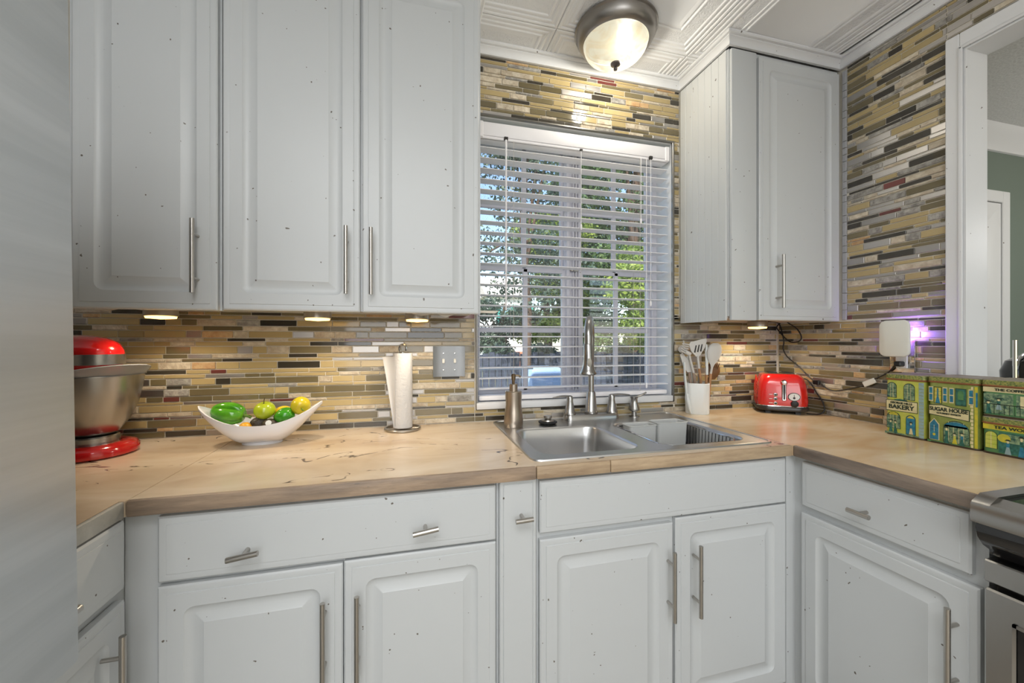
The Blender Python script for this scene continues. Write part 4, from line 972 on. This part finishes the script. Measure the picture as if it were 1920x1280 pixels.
class Tin:
    """local: u across the front (0 at image-left), v up; front faces -X"""
    def __init__(s, y1, wd, z0, h, xf, base, label, lid=True):
        s.y1, s.w, s.z0, s.h, s.xf = y1, wd, z0, h, xf
        s.t = thing('painted_tin', label, 'tin', (xf+.06, y1-wd/2, z0), 0, 'painted storefront tins')
        bh = h-.022
        def ring(ins, z): return [Vector((xf+.14-b, y1-wd+a, z)) for a, b in rrect(wd, .14, ins, .014, 6)]
        part('can', MB().rings([ring(.002, z0), ring(.001, z0+.003), ring(.001, z0+bh)]), base, s.t)
        part('base_band', MB().rings([ring(.0004, z0+.0005), ring(-.0006, z0+.003), ring(.0, z0+.006)]), mat_dark, s.t)
        part('lid', MB().rings([ring(.0, z0+bh), ring(-.0012, z0+bh+.002), ring(-.0012, z0+h-.003)]), tbrick, s.t)
        part('lid_bead', MB().rings([ring(-.001, z0+bh-.001), ring(-.0026, z0+bh+.002), ring(-.001, z0+bh+.0055)]), trust, s.t)
        part('lid_top', MB().rings([ring(-.0014, z0+h-.003), ring(.0, z0+h-.001), ring(.004, z0+h), ring(.008, z0+h-.002)]), ttop, s.t)
    def poly(s, pts, m, d=.0006, name='print', par=None, fill=True):
        X0 = s.xf+.001; mb = MB()
        mb.rings([[Vector((X0-a, s.y1-u*s.w, s.z0+v*s.h)) for u, v in pts] for a in (-.0004, d)])
        return part(name, mb, m, par or s.t, smooth=False)
    def rect(s, u0, u1, v0, v1, m, d=.0006, name='print', par=None): return s.poly([(u0, v0), (u1, v0), (u1, v1), (u0, v1)], m, d, name, par)
    def arch(s, u0, u1, v0, v1, m, d=.0006, name='print', par=None, k=.5):
        c = (u0+u1)/2; r = (u1-u0)/2; rv = r*s.w/s.h*2*k
        return s.poly([(u0, v0), (u1, v0)]+[(c+r*math.cos(a), v1-rv+rv*math.sin(a)) for a in [PI*i/10 for i in range(11)]], m, d, name, par)
    def window(s, u0, u1, v0, v1, m, nu=2, nv=3, arch=True, name='window_print'):
        f = s.arch if arch else s.rect
        o = f(u0-.012, u1+.012, v0-.008, v1+.010, tk, .0006, name); f(u0, u1, v0, v1, m, .0009, 'pane_print', o)
        for i in range(1, nu): s.rect(u0+(u1-u0)*i/nu-.004, u0+(u1-u0)*i/nu+.004, v0, v1-.01, tgold, .0012, 'bar_print', o)
        for j in range(1, nv): s.rect(u0, u1, v0+(v1-v0)*j/nv-.002, v0+(v1-v0)*j/nv+.002, tk, .0012, 'bar_print', o)
        return o
    def text(s, t, u, v, size, m=None, xs=1):
        M = Matrix.Translation((s.xf+.0002, s.y1-u*s.w, s.z0+v*s.h)) @ Matrix(((0, 0, -1, 0), (-1, 0, 0, 0), (0, 1, 0, 0), (0, 0, 0, 1)))
        M = Matrix.Translation((-.0006, 0, 0)) @ M
        return text_obj('lettering', t, size, M, m or tk, s.t, .0009, xs=xs)
    def figure(s, u, v, h, dress, top):
        o = s.poly([(u-.05, v), (u+.05, v), (u+.02, v+h*.5), (u-.02, v+h*.5)], dress, .0014, 'figure_print')
        s.poly([(u-.022, v+h*.5), (u+.022, v+h*.5), (u+.028, v+h*.75), (u-.028, v+h*.75)], top, .0016, 'bodice_print', o)
        s.poly([(u+.02*math.cos(a), v+h*.86+h*.1*math.sin(a)) for a in [i*2*PI/10 for i in range(10)]], tgold, .0016, 'face_print', o)
        s.poly([(u-.05, v+h*.93), (u+.05, v+h*.93), (u+.02, v+h*1.03), (u-.02, v+h*1.03)], tk, .0018, 'hat_print', o)
mat_dark = mat('tin_dark_edge', (70, 56, 40), .5, var=.3, vscale=60)
XT = 1.712
t1 = Tin(1.071, .116, ZT, .224, XT, tlime, 'yellow-green painted tin reading BAKERY, leftmost of the row')
t1.window(.07, .30, .62, .85, tscene, 3, 3); t1.window(.50, .76, .60, .85, tscene, 3, 3)
t1.poly([(.25, .585), (.40, .60), (.58, .585), (.58, .57), (.25, .57)], tteal)
o = t1.rect(.03, .84, .395, .575, tk); t1.rect(.045, .825, .405, .565, tgold, .0009, 'sign_print', o)
t1.text('GEORGE HILLS', .43, .532, .0098); t1.text('BAKERY', .43, .465, .0215, xs=.98)
t1.window(.06, .40, .12, .375, tscene, 4, 3); t1.poly([(.10, .33), (.36, .33), (.32, .365), (.23, .378), (.14, .365)], tyel, .0012)
t1.figure(.16, .05, .20, tteal, tteal); t1.figure(.28, .05, .19, tteal, tgreen)
t1.window(.56, .78, .06, .35, tblue, 1, 1); t1.poly([(.58, .31), (.76, .31), (.72, .34), (.67, .352), (.62, .34)], tyel, .0012); t1.figure(.68, .06, .19, tgold, tblue)
t1.rect(.0, .88, .012, .05, tscene)
for i in range(17): t1.rect(.865, .985, .03+i*.0505, .075+i*.0505, tstone, .0006, 'quoin_print')
t2 = Tin(.947, .125, ZT, .226, XT, tolive, 'olive painted tin reading SUGAR HOUSE, second of the row')
for u in (.03, .32, .45, .82):
    o = t2.rect(u, u+.09, .62, .84, tgold); t2.rect(u+.012, u+.078, .74, .825, tblue, .0009, 'panel_print', o); t2.rect(u+.012, u+.078, .635, .725, tblue, .0009, 'panel_print', o)
t2.window(.15, .29, .60, .83, tyel, 4, 4, False); t2.poly([(.17, .60), (.27, .60), (.235, .70), (.232, .82), (.208, .82), (.205, .70)], tblue, .0014); t2.window(.58, .77, .60, .83, tteal, 1, 1, False)
t2.arch(.62, .73, .68, .81, tgreen, .0014)
o = t2.poly([(.03, .42), (.84, .385), (.84, .545), (.50, .56), (.30, .585), (.03, .565)], tk); t2.poly([(.045, .43), (.825, .395), (.825, .535), (.50, .55), (.30, .572), (.045, .555)], tgold, .0009, 'sign_print', o)
t2.text('SUGAR HOUSE', .435, .51, .0175, xs=.82); t2.text('GOURMET SWEETS', .44, .455, .007)
t2.poly([(.04, .05), (.25, .05), (.25, .29), (.145, .37), (.04, .29)], tgold); t2.poly([(.055, .055), (.235, .055), (.235, .28), (.145, .355), (.055, .28)], tblue, .0010); t2.window(.09, .20, .17, .28, tteal, 2, 3)
t2.poly([(.145+.03*math.cos(a), .13+.02*math.sin(a)) for a in [i*2*PI/10 for i in range(10)]], tyel, .0014)
t2.window(.34, .83, .05, .36, tscene, 5, 4); t2.arch(.36, .81, .30, .35, tblue, .0016, k=.3); t2.figure(.40, .03, .24, tteal, tteal); t2.figure(.56, .04, .15, tyel, tlime); t2.figure(.70, .03, .18, tteal, tblue)
t2.rect(.0, .86, .012, .04, tgreen)
for i in range(17): t2.rect(.865-(.015 if i % 2 else 0), .905, .03+i*.0505, .07+i*.0505, tgold, .0006, 'quoin_print')
t2.rect(.93, .985, .03, .88, tyel); t2.rect(.95, .985, .6, .8, tblue, .0009)
t3 = Tin(.816, .135, ZT, .1135, XT, tgreen, 'green painted tin reading TEA WORKS, bottom of the stacked pair')
t3.rect(.03, .97, .66, .80, tyel); t3.text('TEA WORKS', .52, .73, .0125, xs=1.2); t3.window(.07, .25, .16, .60, tlime, 2, 4); t3.rect(.28, .97, .08, .62, tteal); t3.rect(.30, .95, .36, .58, tscene, .0009)
t3.poly([(.36+.10*math.cos(a), .47+.11*math.sin(a)) for a in [i*2*PI/14 for i in range(14)]], tyel, .0012); t3.figure(.42, .06, .38, tstone, tblue); t3.figure(.62, .05, .52, tblue, tteal); t3.figure(.80, .05, .45, tyel, tlime)
t4 = Tin(.816, .135, ZT+.1135, .1135, XT, tgreen, 'green painted tin reading THE COFFEE POT, top of the stacked pair')
t4.rect(.03, .97, .66, .79, tgold); t4.text('THE COFFEE POT', .55, .725, .0105, xs=1.1); t4.rect(.04, .97, .10, .62, tscene); t4.rect(.50, .54, .10, .64, tgreen, .001); t4.rect(.60, .95, .30, .60, tgold, .001); t4.text('COFFEE', .77, .52, .008)
for i in range(12): t4.rect(.05+i*.078, .056+i*.078, .08, .34, tk, .0014, 'railing_print')
t4.rect(.03, .97, .33, .35, tk, .0014, 'railing_print'); t4.figure(.12, .08, .34, tteal, tteal); t4.figure(.28, .2, .3, tstone, tteal)

# ------------------------------------------------------------------ refrigerator
fr = thing('refrigerator', 'tall stainless steel refrigerator cutting off the left edge of the view', 'refrigerator', (-.85, .33, 0))
part('body', B(XL+.01, -.565, -.14, .755, .02, 1.80), mat('fridge_body_grey', (120, 122, 124), .5), fr)
Ms = Matrix(((1, 0, 0, 0), (0, 1, -.0194, .0194*.753), (0, 0, 1, 0), (0, 0, 0, 1)))
part('door', MB().box(-.562, -.500, .315, .772, .755, 1.86, bev=.006, seg=2, M=Ms), fridgem, fr)
part('door', MB().box(-.562, -.500, -.15, .290, .755, 1.86, bev=.006, seg=2), fridgem, fr)
part('freezer_drawer', MB().box(-.60, -.562, -.14, .74, .06, .735, bev=.006, seg=2), fridgem, fr)
for y in (.27, .36): part('handle', MB().tube([(-.45, y, .95), (-.45, y, 1.5)], .011).tube([(-.5, y, 1.0), (-.45, y, 1.0)], .008).tube([(-.5, y, 1.45), (-.45, y, 1.45)], .008), steelh, fr)

# ------------------------------------------------------------------ range
rg = thing('range', 'stainless steel range with black glass top at the right end of the counter', 'range', (1.55, .2, 0))
y0, y1 = -.18, .576
part('body', B(1.26, XR-.01, y0, y1, .04, .90), darkm, rg)
pr = [(1.175, .868), (1.172, .875), (1.173, .905), (1.178, .912), (1.205, .926), (XR-.01, .928), (XR-.01, .90), (1.21, .90), (1.195, .868)]
mb = MB(); mb.prism(pr, lambda a, b: (a, y1, b), lambda a, b: (a, y1-.028, b)); mb.prism(pr, lambda a, b: (a, y0+.028, b), lambda a, b: (a, y0, b))
mb.prism([(1.175, .868), (1.172, .875), (1.173, .905), (1.178, .912), (1.215, .922), (1.215, .868)], lambda a, b: (a, y1-.028, b), lambda a, b: (a, y0+.028, b))
part('top_frame', mb, steel, rg)
part('glass_top', B(1.214, XR-.012, y0+.029, y1-.029, .90, .920), blackg, rg)
mb = MB(); mb.prism([(1.185, .868), (1.182, .855), (1.188, .835), (1.205, .815), (1.226, .802), (1.232, .79), (1.26, .79), (1.26, .868)], lambda a, b: (a, y1-.004, b), lambda a, b: (a, y0+.004, b))
part('control_panel', mb, blackg, rg)
for y in (.10, -.02, -.12):
    part('knob', MB().lathe([(0, 0), (.019, 0), (.018, .018), (0, .02)], M=Matrix.Translation((1.196, y, .832)) @ Matrix.Rotation(-PI/2-.5, 4, 'Y')), steel, rg)
part('trim_strip', MB().box(1.212, 1.26, y0+.002, y1-.001, .735, .783, bev=.003), steel, rg)
od = part('oven_door', MB().box(1.212, 1.255, y0+.004, y1-.002, .18, .722, bev=.004), steel, rg)
part('window', MB().box(1.208, 1.213, y0+.06, y1-.052, .30, .665, bev=.002), blackg, od)
part('window_trim', MB().box(1.2075, 1.2125, y1-.052, y1-.046, .295, .67).box(1.2075, 1.2125, y0+.054, y0+.06, .295, .67).box(1.2075, 1.2125, y0+.054, y1-.046, .664, .67), chrome, od)
part('drawer', MB().box(1.216, 1.255, y0+.004, y1-.002, .05, .172, bev=.004), steel, rg)
part('handle', MB().tube([(1.165, y0+.05, .700), (1.165, y1-.18, .700)], .010).tube([(1.212, y1-.2, .70), (1.165, y1-.2, .70)], .007).tube([(1.212, y0+.08, .70), (1.165, y0+.08, .70)], .007), steelh, od)

# ------------------------------------------------------------------ outdoors
struct('ground', B(-30, 45, YG+.23, 60, -.6, -.45), mat('lawn', (110, 120, 80), .9, rgb2=(140, 130, 100), vscale=.8))
fn = thing('garden_fence', 'dark weathered board fence across the yard beyond the window', 'fence', (5, 9, -.45))
fm = mat('weathered_boards', (74, 82, 100), .9, rgb2=(48, 54, 66), vscale=6)
for i in range(64):
    x = .0+i*.15; z1_ = .98+.03*math.sin(i*1.7)
    if i < 60: part('board', B(x, x+.135, 9.0, 9.03, -.45, z1_), fm, fn)
part('rail', B(0, 9.1, 9.03, 9.08, .78, .86), fm, fn)
rl_ = thing('deck_railing', 'thin pale metal railing just outside the window, lower left', 'railing', (1.2, 3.4, -.45))
rm = mat('railing_metal', (176, 186, 200), .5)
part('top_rail', B(.3, 1.08, 3.39, 3.41, 1.005, 1.02), rm, rl_)
for i in range(11): part('baluster', B(.33+i*.07, .335+i*.07, 3.397, 3.403, -.45, 1.005), rm, rl_)
bo = solo('tarp_bin', B(1.10, 1.41, 3.5, 3.85, -.45, 1.008, bev=.03, seg=2), mat('pale_blue_tarp', (176, 204, 232), .5, rgb2=(150, 180, 225), vscale=3), 'pale blue covered bin standing outside the left half of the window', 'bin', loc=(1.25, 3.7, -.45))
hs = thing('house', 'white house with teal window shutters behind the trees, left of the window view', 'house', (7.5, 26, -.45))
part('wall', B(5.0, 7.9, 25, 31, -.45, 4.2), mat('house_siding', (232, 236, 232), .7), hs)
mb = MB(); mb.prism([(24.6, 4.2), (31.4, 4.2), (28, 5.9)], lambda a, b: (4.7, a, b), lambda a, b: (8.2, a, b)); part('roof', mb, mat('house_roof', (196, 190, 182), .8), hs)
for x in (5.75, 7.0):
    f = part('window', B(x, x+.7, 24.93, 25, 2.4, 3.6), mat('house_window', (120, 150, 160), .3), hs)
    for s_ in (-.3, .72): part('shutter', B(x+s_, x+s_+.26, 24.9, 25, 2.35, 3.65), mat('teal_shutter', (70, 160, 150), .6), hs)
f = part('porch', B(6.4, 8.6, 23.8, 25, -.45, .6), mat('brick_porch', (190, 120, 90), .8), hs)
def leaves(name, clusters, n, size, m, parent, seed):
    rg_ = np.random.default_rng(seed); V = []
    tot = sum(c[3]**2 for c in clusters); P = []
    for (x, y, z, r, sq) in clusters:
        k = int(n*r*r/tot); d = rg_.normal(size=(k, 3)); d /= np.linalg.norm(d, axis=1)[:, None]
        rad = r*rg_.uniform(.35, 1, size=(k, 1))**.6
        # break into tufts
        p = d*rad*[1, 1, sq]; p += rg_.normal(size=(k, 3))*r*.06; P.append(p+[x, y, z])
    P = np.concatenate(P); n = len(P)
    a = rg_.normal(size=(n, 3)); a /= np.linalg.norm(a, axis=1)[:, None]; b = np.cross(a, rg_.normal(size=(n, 3))); b /= np.linalg.norm(b, axis=1)[:, None]
    s = size*rg_.uniform(.6, 1.3, size=(n, 1))
    V = np.stack([P-a*s, P+b*s*.55, P+a*s, P-b*s*.55], 1).reshape(-1, 3)
    me = bpy.data.meshes.new(name); me.vertices.add(n*4); me.vertices.foreach_set('co', V.ravel().astype(np.float32))
    me.loops.add(n*4); me.loops.foreach_set('vertex_index', np.arange(n*4, dtype=np.int32)); me.polygons.add(n); me.polygons.foreach_set('loop_start', np.arange(0, n*4, 4, dtype=np.int32))
    me.update(); me.validate(); me.materials.append(m)
    me.transform(Matrix.Translation(-Vector(parent.location)))
    o = link(bpy.data.objects.new(name, me)); o.parent = parent; o['kind'] = 'stuff'; return o
def leafmat(name, a, b):
    m = mat(name, a, .5, rgb2=b, vscale=2.5); n = m.node_tree; bs = n.nodes['Principled BSDF']
    tr = n.nodes.new('ShaderNodeBsdfTranslucent'); mx = n.nodes.new('ShaderNodeMixShader'); mx.inputs[0].default_value = .35
    src = bs.inputs['Base Color'].links[0].from_socket; n.links.new(src, tr.inputs[0])
    out = n.nodes['Material Output']; n.links.new(bs.outputs[0], mx.inputs[1]); n.links.new(tr.outputs[0], mx.inputs[2]); n.links.new(mx.outputs[0], out.inputs[0]); return m
l1 = leafmat('leaf_bright', (158, 176, 78), (104, 132, 66)); l2 = leafmat('leaf_mid', (112, 138, 84), (72, 100, 66)); l3 = leafmat('leaf_dark', (100, 120, 96), (62, 84, 78))
def tree(label, x, y, tr, h, clusters, n, size, lm, seed):
    t = thing('tree', label, 'tree', (x, y, -.45))
    pts = [(x, y, -.45), (x+.05, y, h*.3), (x-.05, y+.05, h*.6), (x+.1, y, h)]
    part('trunk', MB().tube(pts, tr, 12, rf=[tr*1.2, tr, tr*.8, tr*.4]), bark, t)
    rr = random.Random(seed)
    for c in clusters[:5]: part('branch', MB().tube([(x, y, h*rr.uniform(.35, .6)), ((x+c[0])/2, (y+c[1])/2, (h*.5+c[2])/2+.2), c[:3]], .05, 8, rf=[tr*.4, tr*.25, .02]), bark, t)
    leaves('foliage', clusters, n, size, lm, t, seed)
def cl_(rr, x0, x1, y0, y1, z0, z1, r0, r1, n): return [(rr.uniform(x0, x1), rr.uniform(y0, y1), rr.uniform(z0, z1), rr.uniform(r0, r1), .7) for _ in range(n)]
rr = random.Random(21)
tree('broad green tree filling the right half of the window view', 7.4, 11.9, .26, 7.5, cl_(rr, 5.2, 11.0, 11.2, 13.5, .8, 8.5, .7, 1.2, 70), 80000, .065, l2, 1)
tree('bright yellow-green tree at the middle of the window view', 4.3, 12.0, .12, 4.5, cl_(rr, 3.6, 5.6, 11.3, 12.8, 1.5, 5.6, .45, .8, 24), 26000, .055, l1, 2)
tree('sparse tall tree against the blue sky at the window\'s left', 2.2, 7.4, .08, 6.0, cl_(rr, 1.3, 3.4, 6.8, 8.2, 2.0, 7.4, .5, .9, 26), 14000, .045, l3, 3)
tree('low leafy bush-like tree by the fence at the window\'s left', 2.7, 11.6, .08, 2.4, cl_(rr, 1.4, 3.4, 11.2, 12.2, .9, 2.6, .35, .6, 10), 10000, .05, l3, 4)
tree('sunlit tree at the far right of the window view', 5.6, 7.2, .09, 4.0, cl_(rr, 4.4, 6.4, 6.6, 8.0, 1.3, 4.6, .4, .7, 14), 15000, .05, l1, 5)
NTH = ['leftmost', 'second', 'third', 'fourth', 'fifth', 'sixth', 'seventh', 'eighth']
for i in range(8):
    x = 2.2+i*1.12; t = thing('shrub', NTH[i]+' dark shrub from the left in the hedge row behind the fence', 'shrub', (x, 9.75, -.45), 0, 'hedge shrubs behind the fence')
    part('stem', MB().tube([(x, 9.75, -.45), (x, 9.75, .6)], .04, 8), bark, t)
    leaves('foliage', [(x, 9.75, .75, .5, .9)], 3600, .045, l3, t, 30+i)
